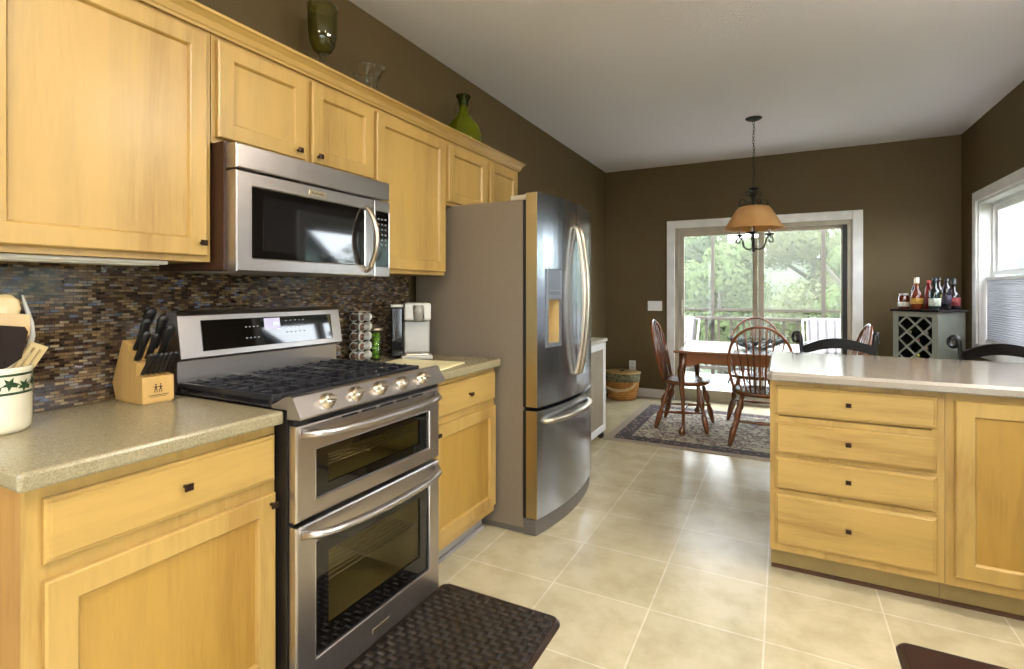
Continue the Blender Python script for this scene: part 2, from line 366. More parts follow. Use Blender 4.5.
# right-hand windows
def window(name, W, mull, tn, left=False):
    xm = XL + XR
    def fn(u, v, d): return (XL + d, u, v) if left else (XR - d, u, v)
    class MBx(MB):
        def box(s, x0, x1, *a, **kw): return MB.box(s, *( (xm - x1, xm - x0) if left else (x0, x1)), *a, **kw)
    MB_ = MBx
    m = MB(); casing(m, fn, W[0], W[1], W[2], W[3], .088, .02); struct(m, 'trim_%d' % tn, white_m)
    m = MB_(); t = .02
    m.box(XR, XR + .14, W[0], W[0] + t, W[2], W[3]).box(XR, XR + .14, W[1] - t, W[1], W[2], W[3]).box(XR, XR + .14, W[0] + t, W[1] - t, W[3] - t, W[3]).box(XR - .03, XR + .14, W[0] + t, W[1] - t, W[2], W[2] + t)
    wd = struct(m, name, white_m)
    ed = [W[0] + t] + mull + [W[1] - t]
    for a, b in zip(ed[:-1], ed[1:]):
        m = MB_()
        fx = XR + .085
        z0, z1 = W[2] + t, W[3] - t
        zm = (z0 + z1) / 2
        m.box(fx, fx + .045, a, a + .03, z0, z1).box(fx, fx + .045, b - .03, b, z0, z1).box(fx, fx + .045, a + .03, b - .03, z1 - .03, z1).box(fx, fx + .045, a + .03, b - .03, z0, z0 + .03)
        for (x, za, zb) in ((fx + .022, zm - .02, z1 - .03), (fx + .002, z0 + .03, zm + .02)):
            m.box(x, x + .02, a + .03, a + .07, za, zb).box(x, x + .02, b - .07, b - .03, za, zb).box(x, x + .02, a + .07, b - .07, zb - .04, zb).box(x, x + .02, a + .07, b - .07, za, za + .04)
        fr = m.build('window_frame', white_m, wd)
        MB_().box(fx + .030, fx + .034, a + .07, b - .07, zm + .02, z1 - .07).box(fx + .010, fx + .014, a + .07, b - .07, z0 + .07, zm - .02).build('pane', glass_m, fr)
    return wd
window('window_1', W1, [4.89], 2)
window('window_2', W2, [], 3); window('window_added_3', W3, [-1.37], 4); window('window_added_4', W4, [-1.32], 5, True)  # the last two are added, unseen windows that brighten the rooms
# cellular shades in window_1, lowered from mid height
k = NM('pleated shade fabric'); v = k.coords(); wv = k.n('TexWave', Scale=1.); k.t.nodes.remove(wv)
k.b.inputs['Base Color'].default_value = lin((228, 228, 232)); k.b.inputs['Roughness'].default_value = .9
tl = k.n('BsdfTranslucent'); tl.inputs[0].default_value = (.5, .5, .54, 1); mxs = k.n('MixShader'); mxs.inputs[0].default_value = .35
k.l(k.b.outputs[0], mxs.inputs[1]); k.l(tl.outputs[0], mxs.inputs[2]); k.l(mxs.outputs[0], k.out.inputs[0]); shade_fab = k.m
for i, (a, b) in enumerate(((4.915, 5.80), (3.98, 4.865))):
    t = thing('cellular_shade', ['white pleated cellular shade covering the lower window beside the wine cabinet', 'white pleated cellular shade covering the lower window half nearer the stools'][i], 'window shade', (XR + .05, (a + b) / 2, W1[2] + .02), 'cellular shades in the dining window')
    n = 56; z0, z1 = .855, 1.36; poly = []
    for j in range(n + 1): poly.append((XR + .05 + (.003 if j % 2 else -.003), z0 + (z1 - z0) * j / n))
    for j in range(n, -1, -1): poly.append((XR + .053 + (.003 if j % 2 else -.003), z0 + (z1 - z0) * j / n))
    MB().prism(poly, 'y', a + .005, b - .005).build('pleated_fabric', shade_fab, t)
    MB().box(XR + .04, XR + .065, a, b, 1.36, 1.385, .003).build('top_rail', white_m, t)
    MB().box(XR + .04, XR + .065, a, b, .835, .855, .003).build('bottom_rail', white_m, t)

# wall plates
t = thing('light_switch', 'white three-gang light switch plate on the wall left of the sliding door'.replace('left of', 'beside'), 'light switch', (-1.345, YB, 1.04))
MB().loops(fnB, -1.43, -1.262, 1.035, 1.15, [(0, 0), (0, .003), (.004, .006)]).build('cover_plate', white_m, t)
for x in (-1.392, -1.346, -1.300): MB().box(x - .005, x + .005, YB - .017, YB - .006, 1.08, 1.102, .002).build('toggle', white_m, t)
t = thing('wall_outlet', 'white duplex outlet plate low on the wall above the basket', 'outlet', (-1.60, YB, .30))
MB().loops(fnB, -1.655, -1.575, .31, .425, [(0, 0), (0, .003), (.004, .006)]).build('cover_plate', white_m, t)
for z in (.345, .392): MB().box(-1.632, -1.598, YB - .009, YB - .006, z - .014, z + .014, .002).build('socket', mat('outlet socket', (210, 206, 196), .4), t)

# ------------------------------------------------------------------ cabinets
def doorL(x):    # front facing +X at plane x (back of door)
    return lambda u, v, d: (x + d, u, v)
def doorP(y):    # front facing -Y
    return lambda u, v, d: (u, y - d, v)
T = .020
def shaker(fn, u0, u1, v0, v1, name, m, root, st=.052, pm=None):
    o = MB().loops(fn, u0, u1, v0, v1, [(0, 0), (0, T - .004), (.004, T), (st, T), (st + .003, T - .003), (st + .007, T - .012)], cap=False).build(name, m, root)
    mb = MB().loops(fn, u0 + st + .007, u1 - st - .007, v0 + st + .007, v1 - st - .007, [(0, T - .018), (0, T - .012)])
    sub(mb, 'panel', pm or m, o, root); return o
def drawer(fn, u0, u1, v0, v1, m, root):
    return MB().loops(fn, u0, u1, v0, v1, [(0, 0), (0, T - .008), (.003, T - .005), (.008, T - .0045), (.011, T)]).build('drawer', m, root)
def knob(fn, u, v, part, root, name='knob'):
    mb = MB()
    for (r, a, b) in ((.005, T, T + .014),):
        c0 = Vector(fn(u, v, a)); c1 = Vector(fn(u, v, b)); mb.tube([c0, c1], r, 8)
    q = .0088
    mb.loops(fn, u - q * 1.15, u + q * 1.15, v - q, v + q, [(.003, T + .013), (0, T + .016), (0, T + .021), (.003, T + .025)])
    return sub(mb, name, bronze_m, part, root)
# ---- upper cabinets
UX = -1.64; fnU = doorL(UX)
def upper(label, y0, y1, z0, z1, doors, knobs, fst=.02):
    t = thing('wall_cabinet', label, 'cabinet', ((XL + UX) / 2, (y0 + y1) / 2, z0))
    mb = MB().box(XL, UX - .018, y0 + .0015, y1 - .0015, z0, z1)
    mb.build('carcass', wood_z, t)
    ff = MB(); zt = z1; s = .035
    ff.box(UX - .018, UX, y0 + .0015, y0 + s, z0, zt).box(UX - .018, UX, y1 - s, y1 - .0015, z0, zt).box(UX - .018, UX, y0 + s, y1 - s, zt - .05, zt).box(UX - .018, UX, y0 + s, y1 - s, z0, z0 + .035)
    if len(doors) == 2:
        mid = (doors[0][1] + doors[1][0]) / 2; ff.box(UX - .018, UX, mid - .03, mid + .03, z0 + .035, zt - .05)
    ff.build('face_frame', wood_z, t)
    for (a, b, c, d), kn in zip(doors, knobs):
        o = shaker(fnU, a, b, c, d, 'door', wood_z, t)
        if kn: knob(fnU, kn[0], kn[1], o, t)
    return t
CT = 2.125
upper('large single-door maple wall cabinet over the utensil crock', .46, 1.045, 1.363, CT, [(.487, 1.024, 1.381, 2.087)], [(1.002, 1.421)])
upper('short two-door maple wall cabinet directly above the microwave', 1.045, 1.792, 1.752, CT, [(1.061, 1.413, 1.770, 2.087), (1.442, 1.781, 1.770, 2.087)], [(1.370, 1.800), (1.468, 1.798)])
upper('tall single-door maple wall cabinet between the microwave and the fridge', 1.792, 2.36, 1.355, CT, [(1.806, 2.345, 1.373, 2.083)], [None])
upper('short two-door maple wall cabinet over the refrigerator', 2.36, 3.25, 1.745, CT, [(2.377, 2.79, 1.760, 2.080), (2.835, 3.205, 1.760, 2.080)], [None, None])
# crown moulding with mitred return
prof = [(0, 0), (.010, 0), (.012, .008), (.016, .012), (.022, .030), (.034, .044), (.040, .048), (.040, .058), (0, .058)]
mb = MB(); vs = []; fs = []; zb = CT - .022; n = len(prof)
x0 = UX + .0005
for (d, z) in prof:
    vs.append((x0 + d, .46 - d, zb + z))
for (d, z) in prof: vs.append((x0 + d, 3.2505 + d, zb + z))
for (d, z) in prof: vs.append((XL + .002, 3.2505 + d, zb + z))
for (d, z) in prof: vs.append((XL + .002, .4595 - d, zb + z))
def strip(a, b):
    for i in range(n): fs.append((a * n + i, a * n + (i + 1) % n, b * n + (i + 1) % n, b * n + i))
vs[0:n] = [(x0 + d, .4595 - d, zb + z) for (d, z) in prof]
strip(0, 1); strip(1, 2); strip(3, 0); fs += [tuple(range(2 * n, 3 * n)), tuple(range(3 * n, 4 * n))]
mb.add(vs, fs)
tag(mb.build('crown_molding', wood_y), 'maple crown molding running along the tops of the wall cabinets', 'molding')
# under-cabinet light housing
t = thing('under_cabinet_light', 'slim white light bar mounted beneath the large wall cabinet', 'light', (-1.72, .75, 1.34))
MB().box(-1.80, -1.665, .50, .93, 1.350, 1.3625, .004).build('housing', white_app, t)
MB().box(-1.785, -1.68,   .52, .91, 1.347, 1.350).build('diffuser', mat('diffuser plastic', (222, 220, 212), .3), t)
# ---- base cabinets, left wall
BX = -1.355; fnLb = doorL(BX)
def base_left(label, y0, y1, dr, do, kdr, kdo, end=False):
    t = thing('base_cabinet', label, 'cabinet', ((XL + BX) / 2, (y0 + y1) / 2, 0))
    MB().box(XL, BX - .018, y0 + .001, y1 - .001, .11, .873).build('carcass', oak_z if end else wood_z, t)
    s = .03; ff = MB(); X0, X1 = BX - .018, BX
    ff.box(X0, X1, y0 + .001, y0 + s, .11, .873).box(X0, X1, y1 - s, y1 - .001, .11, .873).box(X0, X1, y0 + s, y1 - s, .84, .873).box(X0, X1, y0 + s, y1 - s, .67, .715).box(X0, X1, y0 + s, y1 - s, .11, .16)
    ff.build('face_frame', wood_z, t)
    MB().box(XL, -1.43, y0 + .001, y1 - .001, 0, .11).box(-1.43, -1.416, y0 + .001, y1 - .001, 0, .018).build('toe_kick', toe_m, t)
    o = drawer(fnLb, *dr, wood_y, t); knob(fnLb, *kdr, o, t)
    o = shaker(fnLb, *do, 'door', wood_z, t, .055, gold_z); knob(fnLb, *kdo, o, t)
    return t
base_left('maple base cabinet beneath the counter with the utensil crock and knife block', .478, 1.061, (.506, 1.052, .708, .843), (.506, 1.052, .135, .672), (.785, .778), (1.034, .643), True)
base_left('narrow maple base cabinet between the range and the refrigerator', 1.812, 2.405, (1.835, 2.392, .706, .848), (1.835, 2.392, .150, .673), (2.13, .775), (1.862, .640))
def countertop(name, label, x0, x1, y0, y1, m, round_=.008):
    mb = MB().box(x0, x1, y0, y1, .874, .914, round_); return tag(mb.build(name, m, off=((x0 + x1) / 2, (y0 + y1) / 2, .874)), label, 'countertop')
countertop('countertop', 'beige speckled countertop carrying the utensil crock and knife block', XL + .001, -1.313, .455, 1.0625, counter_m)
countertop('countertop', 'short beige speckled countertop carrying the coffee maker and cutting board', XL + .001, -1.313, 1.808, 2.41, counter_m)
# backsplash
tag(MB().box(XL + .0005, XL + .009, .46, 2.43, .916, 1.362).build('backsplash', mosaic_m), 'brown glass and stone mosaic tile backsplash between counter and wall cabinets', 'backsplash')

# ------------------------------------------------------------------ peninsula
PY = 2.62; fnP = doorP(PY)
t = thing('drawer_cabinet', 'maple peninsula cabinet with a stack of four drawers', 'cabinet', (.26, 2.93, 0))
MB().box(-.048, .572, PY + .018, 3.22, .11, .873).build('carcass', wood_z, t)
ff = MB()
ff.box(-.048, -.012, PY, PY + .018, .11, .873).box(.53, .572, PY, PY + .018, .11, .873)
for z in (.11, .373, .535, .700, .845): ff.box(-.012, .53, PY, PY + .018, z - (.0 if z == .11 else .012), z + (.035 if z == .11 else .028 if z == .845 else .012))
ff.build('face_frame', wood_z, t)
MB().box(-.044, .572, PY + .075, 3.22, 0, .11).build('toe_kick', toe_tan, t)
MB().box(-.044, .572, PY + .063, PY + .075, 0, .014).build('shoe_strip', shoe_m, t)
for (a, b) in ((.722, .848), (.550, .688), (.392, .532), (.145, .368)):
    o = drawer(fnP, -.028, .545, a, b, wood_x, t); knob(fnP, .247, (a + b) / 2 + .005, o, t)
t = thing('base_cabinet', 'maple peninsula cabinet with doors, next to the drawer stack', 'cabinet', (1.03, 2.93, 0))
MB().box(.5735, XR - .003, PY + .018, 3.22, .11, .873).build('carcass', wood_z, t)
ff = MB(); ff.box(.5735, .625, PY, PY + .018, .11, .873).box(1.45, XR - .003, PY, PY + .018, .11, .873).box(1.02, 1.08, PY, PY + .018, .16, .835).box(.625, 1.45, PY, PY + .018, .835, .873).box(.625, 1.45, PY, PY + .018, .11, .16)
ff.build('face_frame', wood_z, t)
MB().box(.5735, XR - .003, PY + .075, 3.22, 0, .11).build('toe_kick', toe_tan, t)
MB().box(.5735, XR - .003, PY + .063, PY + .075, 0, .014).build('shoe_strip', shoe_m, t)
for (a, b, ku) in ((.602, 1.045, 1.02), (1.055, 1.47, 1.08)):
    o = shaker(fnP, a, b, .150, .842, 'door', wood_z, t, .058, gold_z); knob(fnP, ku, .72, o, t)
# countertop with clipped corners
pts = [(-.058, 2.585), (-.04, 2.561), (XR - .002, 2.561), (XR - .002, 3.46), (-.02, 3.46), (-.058, 3.42)]
mb = MB(); n = len(pts); cx_, cy_ = .72, 3.0
def inset(p, q): return (p[0] + (q if p[0] < cx_ else 0), p[1] + (q if p[1] < cy_ else -q))
rings = [([inset(p, .006) for p in pts], .874), (pts, .880), (pts, .902), ([inset(p, .010) for p in pts], .914)]
vs = [(x, y, z) for ring, z in rings for x, y in ring]
fs = [(i * n + k2, i * n + (k2 + 1) % n, (i + 1) * n + (k2 + 1) % n, (i + 1) * n + k2) for i in range(3) for k2 in range(n)] + [tuple(range(n)), tuple(range(3 * n, 4 * n))]
mb.add(vs, fs); tag(mb.build('countertop', counter2_m), 'long glossy beige countertop on top of the peninsula', 'countertop')

# ------------------------------------------------------------------ range
RY0, RY1 = 1.065, 1.802; RF = -1.272
t = thing('gas_range', 'stainless steel double-oven gas range with five knobs', 'stove', (-1.6, 1.43, 0)); rng = t
mb = MB().box(-1.925, -1.65, RY0, RY1, .03, .905)
# shell with two oven cavities
for (z0, z1) in ((.03, .12), (.52, .605), (.81, .905)): mb.box(-1.65, -1.306, RY0, RY1, z0, z1)
for (z0, z1) in ((.12, .52), (.605, .81)): mb.box(-1.65, -1.306, RY0, RY0 + .09, z0, z1).box(-1.65, -1.306, RY1 - .09, RY1, z0, z1)
for x in (-1.88, -1.36):
    for y in (RY0 + .04, RY1 - .04): mb.lathe([(.02, 0), (.02, .03)], (x, y, 0), 10)
body = mb.build('body', black_m, t)
fnR_ = lambda u, v, d: (-1.304 + d, u, v); DT = .032
oven_in = mat('oven enamel with reflection tint', (176, 168, 122), .35)  # pale yellow stands in for the room reflected in the oven glass
for nm, z0, z1, wz0, wz1, lo in (('upper_oven_door', .580, .868, .632, .782, False), ('lower_oven_door', .030, .566, .140, .497, True)):
    mb = MB()
    y0, y1 = RY0 + .006, RY1 - .010; wy0, wy1 = 1.146, 1.722
    # door slab round the window
    mb.loops(fnR_, y0, wy0, z0, z1, [(0, 0), (0, DT - .004), (.004, DT)]) if False else None
    def frame(mb, y0, y1, z0, z1, wy0, wy1, wz0, wz1):
        rings = [((y0, y1, z0, z1), 0), ((y0, y1, z0, z1), DT - .006), ((y0 + .002, y1 - .002, z0 + .002, z1 - .002), DT - .002), ((y0 + .006, y1 - .006, z0 + .006, z1 - .006), DT),
                 ((wy0 - .006, wy1 + .006, wz0 - .006, wz1 + .006), DT), ((wy0 - .003, wy1 + .003, wz0 - .003, wz1 + .003), DT + .0015), ((wy0, wy1, wz0, wz1), DT - .002), ((wy0, wy1, wz0, wz1), 0)]
        vs = []; fs = []
        for (a, b, c, d), dp in rings: vs += [fnR_(a, c, dp), fnR_(b, c, dp), fnR_(b, d, dp), fnR_(a, d, dp)]
        for i in range(len(rings)):
            j = (i + 1) % len(rings)
            for q in range(4): fs.append((i * 4 + q, i * 4 + (q + 1) % 4, j * 4 + (q + 1) % 4, j * 4 + q))
        mb.add(vs, fs)
    frame(mb, y0, y1, z0, z1, wy0, wy1, wz0, wz1)
    d = mb.build(nm, stainless, t)
    iy0, iy1 = wy0 + .055, wy1 - .05; iz0, iz1 = wz0 + (.07 if lo else .03), wz1 - (.05 if lo else .025)
    g = MB().box(-1.290, -1.280, wy0 + .0005, iy0, wz0 + .0005, wz1 - .0005).box(-1.290, -1.280, iy1, wy1 - .0005, wz0 + .0005, wz1 - .0005).box(-1.290, -1.280, iy0, iy1, wz0 + .0005, iz0).box(-1.290, -1.280, iy0, iy1, iz1, wz1 - .0005)
    sub(g, 'window_surround', blackgl_m, d, t)
    sub(MB().box(-1.286, -1.281, iy0, iy1, iz0, iz1), 'pane', ovenpane_m, d, t)
    # handle
    zh = z1 - .026; ya, yb = y0 + .018, y1 - .018; N = 17
    hp = []
    for i in range(N):
        s_ = i / (N - 1); hp.append((-1.272 + .012 + .052 * (1 - (2 * s_ - 1) ** 4) ** .7 if 0 < i < N - 1 else -1.272, ya + (yb - ya) * s_, zh - (.012 if lo else .006) * sin(pi * s_)))
    sub(MB().tube(hp, [.013] + [.014] * (N - 2) + [.013], 12, sq=(1.0, 1.0)), 'handle', stainless, d, t)
    # rack inside the cavity
    rk = MB(); zr = (iz0 + iz1) / 2 - .01
    for i in range(13): x = -1.63 + i * .025; rk.tube([(x, RY0 + .095, zr), (x, RY1 - .095, zr)], .0022, 6)
    for y in (RY0 + .1, RY1 - .1, 1.43): rk.tube([(-1.64, y, zr - .004), (-1.32, y, zr - .004)], .003, 6)
    rk.build('oven_rack', chrome_m, t)
    z0c, z1c = (.12, .52) if lo else (.605, .81); e = .0015
    ln = MB().box(-1.6495, -1.645, RY0 + .0905, RY1 - .0905, z0c, z1c).box(-1.645, -1.31, RY0 + .0905, RY0 + .094, z0c, z1c).box(-1.645, -1.31, RY1 - .094, RY1 - .0905, z0c, z1c).box(-1.645, -1.31, RY0 + .094, RY1 - .094, z0c, z0c + .004).box(-1.645, -1.31, RY0 + .094, RY1 - .094, z1c - .004, z1c)
    ln.build('oven_liner', oven_in, t)
    if lo: sub(MB().loops(fnR_, 1.39, 1.48, .068, .086, [(0, DT - .001), (0, DT + .001), (.002, DT + .003)]), 'badge', chrome_m, d, t)
# vent slots above the upper door (dark gap with slots)
MB().box(-1.306, -1.285, RY0 + .004, RY1 - .006, .869, .887).build('vent_gap', black_m, t)
sl = MB()
for i in range(5): sl.box(-1.2722, -1.2712, 1.25 + i * .09, 1.32 + i * .09, .8565, .8635)
sl.build('vent_slots', black_m, t)
# control panel
pf = [(-1.372, .9155), (-1.372, .926), (-1.35, .934), (-1.312, .954), (-1.292, .958), (-1.280, .954), (-1.247, .897), (-1.249, .891), (-1.304, .888), (-1.304, .9155)]
cp = MB().prism(pf, 'y', RY0 - .001, RY1 - .002).build('control_panel', stainless, t)
nrm = Vector((.057, 0, .033)).normalized()
for i, y in enumerate((1.178, 1.300, 1.418, 1.538, 1.662)):
    c = Vector((-1.2645, y, .925)); mb = MB(); q = nrm.to_track_quat('Z', 'Y').to_matrix().to_4x4(); TT = Matrix.Translation(c) @ q
    mb.lathe([(.0, 0), (.026, 0), (.026, .004), (.021, .006), (.020, .020), (.018, .024), (0, .024)], n=24, T=TT, cap=False)
    mb.box(-.006, .006, -.019, .019, .022, .032, .002, T=TT @ Matrix.Rotation(R(90) if i % 2 else R(80), 4, 'Z'))
    mb.build('knob', chrome_m, t)
# cooktop
MB().box(-1.86, -1.372, RY0 - .001, RY1 + .002, .9155, .924, .003).build('cooktop', mat('dark cooktop enamel', (40, 38, 40), .2), t)
for (x, y, r_) in ((-1.74, 1.20, .045), (-1.50, 1.20, .038), (-1.62, 1.433, .052), (-1.74, 1.665, .038), (-1.50, 1.665, .045)):
    b = MB().lathe([(0, 0), (r_ + .012, 0), (r_ + .01, .006), (r_, .010), (r_, .014), (0, .014)], (x, y, .924), 20, cap=False).build('burner', silver_app, t)
    sub(MB().lathe([(0, .014), (r_ * .9, .014), (r_ * .9, .019), (r_ * .8, .022), (0, .022)], (x, y, .924), 20, cap=False), 'burner_cap', black_m, b, t)
for gi, (ya, yb) in enumerate(((RY0 + .006, 1.308), (1.313, 1.553), (1.558, RY1 - .008))):
    mb = MB(); xa, xb = -1.845, -1.385; zt = .952
    for x in (xa, xb): mb.box(x - .007, x + .007, ya, yb, .934, zt, .003)
    for y in (ya + .006, yb - .006): mb.box(xa, xb, y - .006, y + .006, .934, zt, .003)
    ym = (ya + yb) / 2
    for i in range(1, 8):
        x = xa + (xb - xa) * i / 8
        if i in (2, 6):
            for (p0, p1) in ((ya + .01, ym - .045), (ym + .045, yb - .01)): mb.box(x - .005, x + .005, p0, p1, .938, zt + .004, .0025)
        else: mb.box(x - .005, x + .005, ya + .01, yb - .01, .938, zt + .004, .0025)
    for y in (ya + .055, ym, yb - .055):
        for (p0, p1) in ((xa + .01, xa + .085), (xa + .15, xb - .15), (xb - .085, xb - .01)): mb.box(p0, p1, y - .006, y + .006, .940, zt + .007, .003)
    for x in (xa, (xa + xb) / 2, xb):
        for y in (ya + .008, yb - .008): mb.box(x - .007, x + .007, y - .007, y + .007, .9242, .936)
    mb.build('grate', cast_m, t)
# backguard
MB().box(-1.925, -1.866, RY0 + .006, RY1 - .004, .905, 1.022).build('backguard_riser', stainless, t)
pf = [(-1.925, 1.026), (-1.850, 1.026), (-1.8378, 1.034), (-1.8611, 1.182), (-1.875, 1.196), (-1.925, 1.200)]
con = MB().prism(pf, 'y', RY0 + .002, RY1 + .004).build('console', stainless, t)
def pc(u, v, d):      # on the console slope: v 0..1 up the face
    a, b = Vector((-1.8395, 0, 1.045)), Vector((-1.8605, 0, 1.178)); p = a.lerp(b, v); nn = Vector((.988, 0, .156)); p = p + nn * (d + .0035); p.y = u; return p[:]
disp = MB().loops(pc, 1.145, 1.752, .05, .90, [(0, -.006), (0, .0), (.003, .0012)])
disp = MB().add([pc(1.145, .06, -.005), pc(1.752, .06, -.005), pc(1.752, .90, -.005), pc(1.145, .90, -.005), pc(1.147, .07, .001), pc(1.750, .07, .001), pc(1.750, .89, .001), pc(1.147, .89, .001)], [(4, 5, 6, 7), (0, 1, 5, 4), (1, 2, 6, 5), (2, 3, 7, 6), (3, 0, 4, 7)]).build('display', blackgl_m, t)
def quad(mb, u0, u1, v0, v1, d): mb.add([pc(u0, v0, d), pc(u1, v0, d), pc(u1, v1, d), pc(u0, v1, d)], [(0, 1, 2, 3)])
g = MB(); quad(g, 1.40, 1.475, .52, .86, .0014); sub(g, 'clock_window', emit('violet clock glow', (.16, .03, .42), .22), disp, t)
g = MB()
for u in (1.443, 1.452, 1.461): quad(g, u, u + .006, .63, .72, .0018)
sub(g, 'clock_digits', emit('blue clock digits', (.3, .5, 1.), .8), disp, t)
g = MB()
for i in range(4):
    for j in range(2): quad(g, 1.315 + i * .017, 1.323 + i * .017, .3 + j * .32, .335 + j * .32, .0014)
for i in range(5):
    for j in range(3): quad(g, 1.50 + i * .022, 1.510 + i * .022, .38 + j * .18, .41 + j * .18, .0014)
sub(g, 'button_marks', mat('printed grey legends', (150, 150, 155), .5), disp, t)

# ------------------------------------------------------------------ microwave
MX = -1.532; my0, my1 = 1.061, 1.786
t = thing('microwave', 'stainless over-the-range microwave mounted beneath the short wall cabinet', 'microwave', (-1.74, 1.42, 1.325))
MB().box(XL + .01, -1.585, my0 - .008, my1 + .002, 1.338, 1.7505).build('body', mat('dark brown casing', (60, 36, 22), .4), t)
fnM = lambda u, v, d: (-1.585 + d, u, v); MD = .053
MB().loops(fnM, my0, my1, 1.664, 1.7425, [(0, 0), (0, MD - .004), (.004, MD)]).build('vent_strip', stainless, t)
def ring(mb, fn, o, i, d0, d1, lip=.004):
    (a, b, c, d) = o; (e, f, g, h) = i
    R_ = [((a, b, c, d), d0), ((a, b, c, d), d1 - lip), ((a + lip, b - lip, c + lip, d - lip), d1), ((e - lip, f + lip, g - lip, h + lip), d1), ((e, f, g, h), d1 - lip), ((e, f, g, h), d0)]
    vs = []; fs = []
    for (q0, q1, q2, q3), dp in R_: vs += [fn(q0, q2, dp), fn(q1, q2, dp), fn(q1, q3, dp), fn(q0, q3, dp)]
    for k1 in range(len(R_)):
        j = (k1 + 1) % len(R_)
        for q in range(4): fs.append((k1 * 4 + q, k1 * 4 + (q + 1) % 4, j * 4 + (q + 1) % 4, j * 4 + q))
    mb.add(vs, fs)
d = MB(); ring(d, fnM, (my0, 1.6875, 1.333, 1.657), (1.118, 1.634, 1.378, 1.610), 0, MD); d = d.build('door', stainless, t)
sub(MB().box(-1.584, MX - .005, 1.1185, 1.6335, 1.3785, 1.6095), 'window', blackgl_m, d, t)
sub(MB().box(MX - .0052, MX - .0045, 1.160, 1.60, 1.405, 1.585), 'window_screen', mat('perforated screen behind glass', (20, 20, 22), .05, spec=.9), d, t)
hp = [(MX - .002, 1.640, 1.615)] + [(MX + .01 + .048 * sin(pi * s_) ** .8, 1.640 + .0 * s_, 1.615 - .262 * s_) for s_ in arc(13, .03, .97)] + [(MX - .002, 1.640, 1.353)]
sub(MB().tube(hp, .0105, 12), 'handle', chrome_m, d, t)
p = MB(); ring(p, fnM, (1.6905, my1, 1.333, 1.657), (1.699, 1.781, 1.374, 1.612), 0, MD, .002); p = p.build('control_panel', stainless, t)
sub(MB().box(-1.584, MX - .003, 1.6995, 1.7805, 1.3745, 1.6115), 'keypad', blackgl_m, p, t)
g = MB()
for i in range(3):
    for j in range(6): g.box(MX - .0030, MX - .0024, 1.712 + i * .022, 1.722 + i * .022, 1.465 + j * .022, 1.472 + j * .022)
sub(g, 'key_marks', mat('printed key legends', (120, 120, 124), .5), p, t)
def text_mesh(name, body, size, loc, rot, m, parent, root):
    cu = bpy.data.curves.new(name, 'FONT'); cu.body = body; cu.size = size; cu.align_x = 'CENTER'; cu.extrude = .0003
    tmp = bpy.data.objects.new(name + '_c', cu); COL.objects.link(tmp)
    dg = bpy.context.evaluated_depsgraph_get(); me = bpy.data.meshes.new_from_object(tmp.evaluated_get(dg)); bpy.data.objects.remove(tmp)
    ob = bpy.data.objects.new(name, me); me.name = name; me.materials.clear(); me.materials.append(m); COL.objects.link(ob)
    me.transform(Matrix.Translation(Vector(loc) - Vector(root.location)) @ rot); ob.parent = parent; return ob
ROTX = Matrix.Rotation(R(90), 4, 'Z') @ Matrix.Rotation(R(90), 4, 'X')      # reads along +Y, faces +X
bd = sub(MB().loops(fnM, 1.345, 1.425, 1.622, 1.640, [(0, MD - .001), (0, MD + .001), (.001, MD + .002)]), 'badge', mat('nickel badge', (214, 200, 160), .3, metal=.8), d, t)
text_mesh('lettering', 'KitchenAid', .013, (MX + .0230 - .0205, 1.385, 1.6265), ROTX, bronze_m, d, t)
MB().box(-1.90, -1.60, my0 + .05, my1 - .05, 1.333, 1.338).build('grease_filter', silver_app, t)

# ------------------------------------------------------------------ refrigerator
t = thing('refrigerator', 'stainless french-door refrigerator with taupe sides and water dispenser', 'refrigerator', (-1.5, 2.87, 0)); fr_ = t
FY0, FY1 = 2.437, 3.290; FM = (FY0 + FY1) / 2
MB().box(-1.90, -1.198, FY0 + .003, FY1 - .003, .03, 1.748, .006).build('body', taupe_m, t)
def fx(y, bulge=.055, edge=-1.118):
    s_ = (y - FY0) / (FY1 - FY0); return edge + bulge * (1 - (2 * s_ - 1) ** 2)
def slab(mb, y0, y1, z0, z1, back=-1.185, n=10, rnd=.008):
    ysx = arc(n, y0, y1); pl = [(back, y0)] + [(fx(y), y) for y in ysx] + [(back, y1)]
    mb.prism(pl, 'z', z0, z1); return mb
DZ0, DZ1, DB, DTt = .972, 1.388, .668, 1.780     # dispenser and doors
dy0, dy1 = 2.512, 2.652
mb = MB(); slab(mb, FY0, FM - .003, DB, DZ0).__class__
slab(mb, FY0, FM - .003, DZ1, DTt); slab(mb, FY0, dy0, DZ0, DZ1, n=4); slab(mb, dy1, FM - .003, DZ0, DZ1, n=6)
mb.box(-1.185, -1.165, dy0, dy1, DZ0, DZ1)
ld = mb.build('door', stainless_z, t)
rd = slab(MB(), FM + .003, FY1, DB, DTt).build('door', stainless_z, t)
fd = slab(MB(), FY0, FY1, .092, .648, n=18).build('freezer_drawer', stainless_z, t)
sub(MB().box(-1.180, -1.1195, FY0 - .003, FY0 - .0005, DB, DTt), 'door_edge', goldside_m, ld, t)
sub(MB().box(-1.180, -1.1195, FY0 - .003, FY0 - .0005, .092, .648), 'drawer_edge', goldside_m, fd, t)
MB().box(-1.1975, -1.1855, FY0 + .012, FY1 - .012, .1, 1.745).box(-1.1975, -1.180, FY0 - .003, FY0 - .0005, .092, .648).box(-1.1975, -1.180, FY0 - .003, FY0 - .0005, DB, 1.745).build('gasket', black_m, t)
dg_m = mat('dispenser grey plastic', (112, 118, 128), .3, metal=.3)
mb = MB()
xf = lambda y: fx(y) + .006
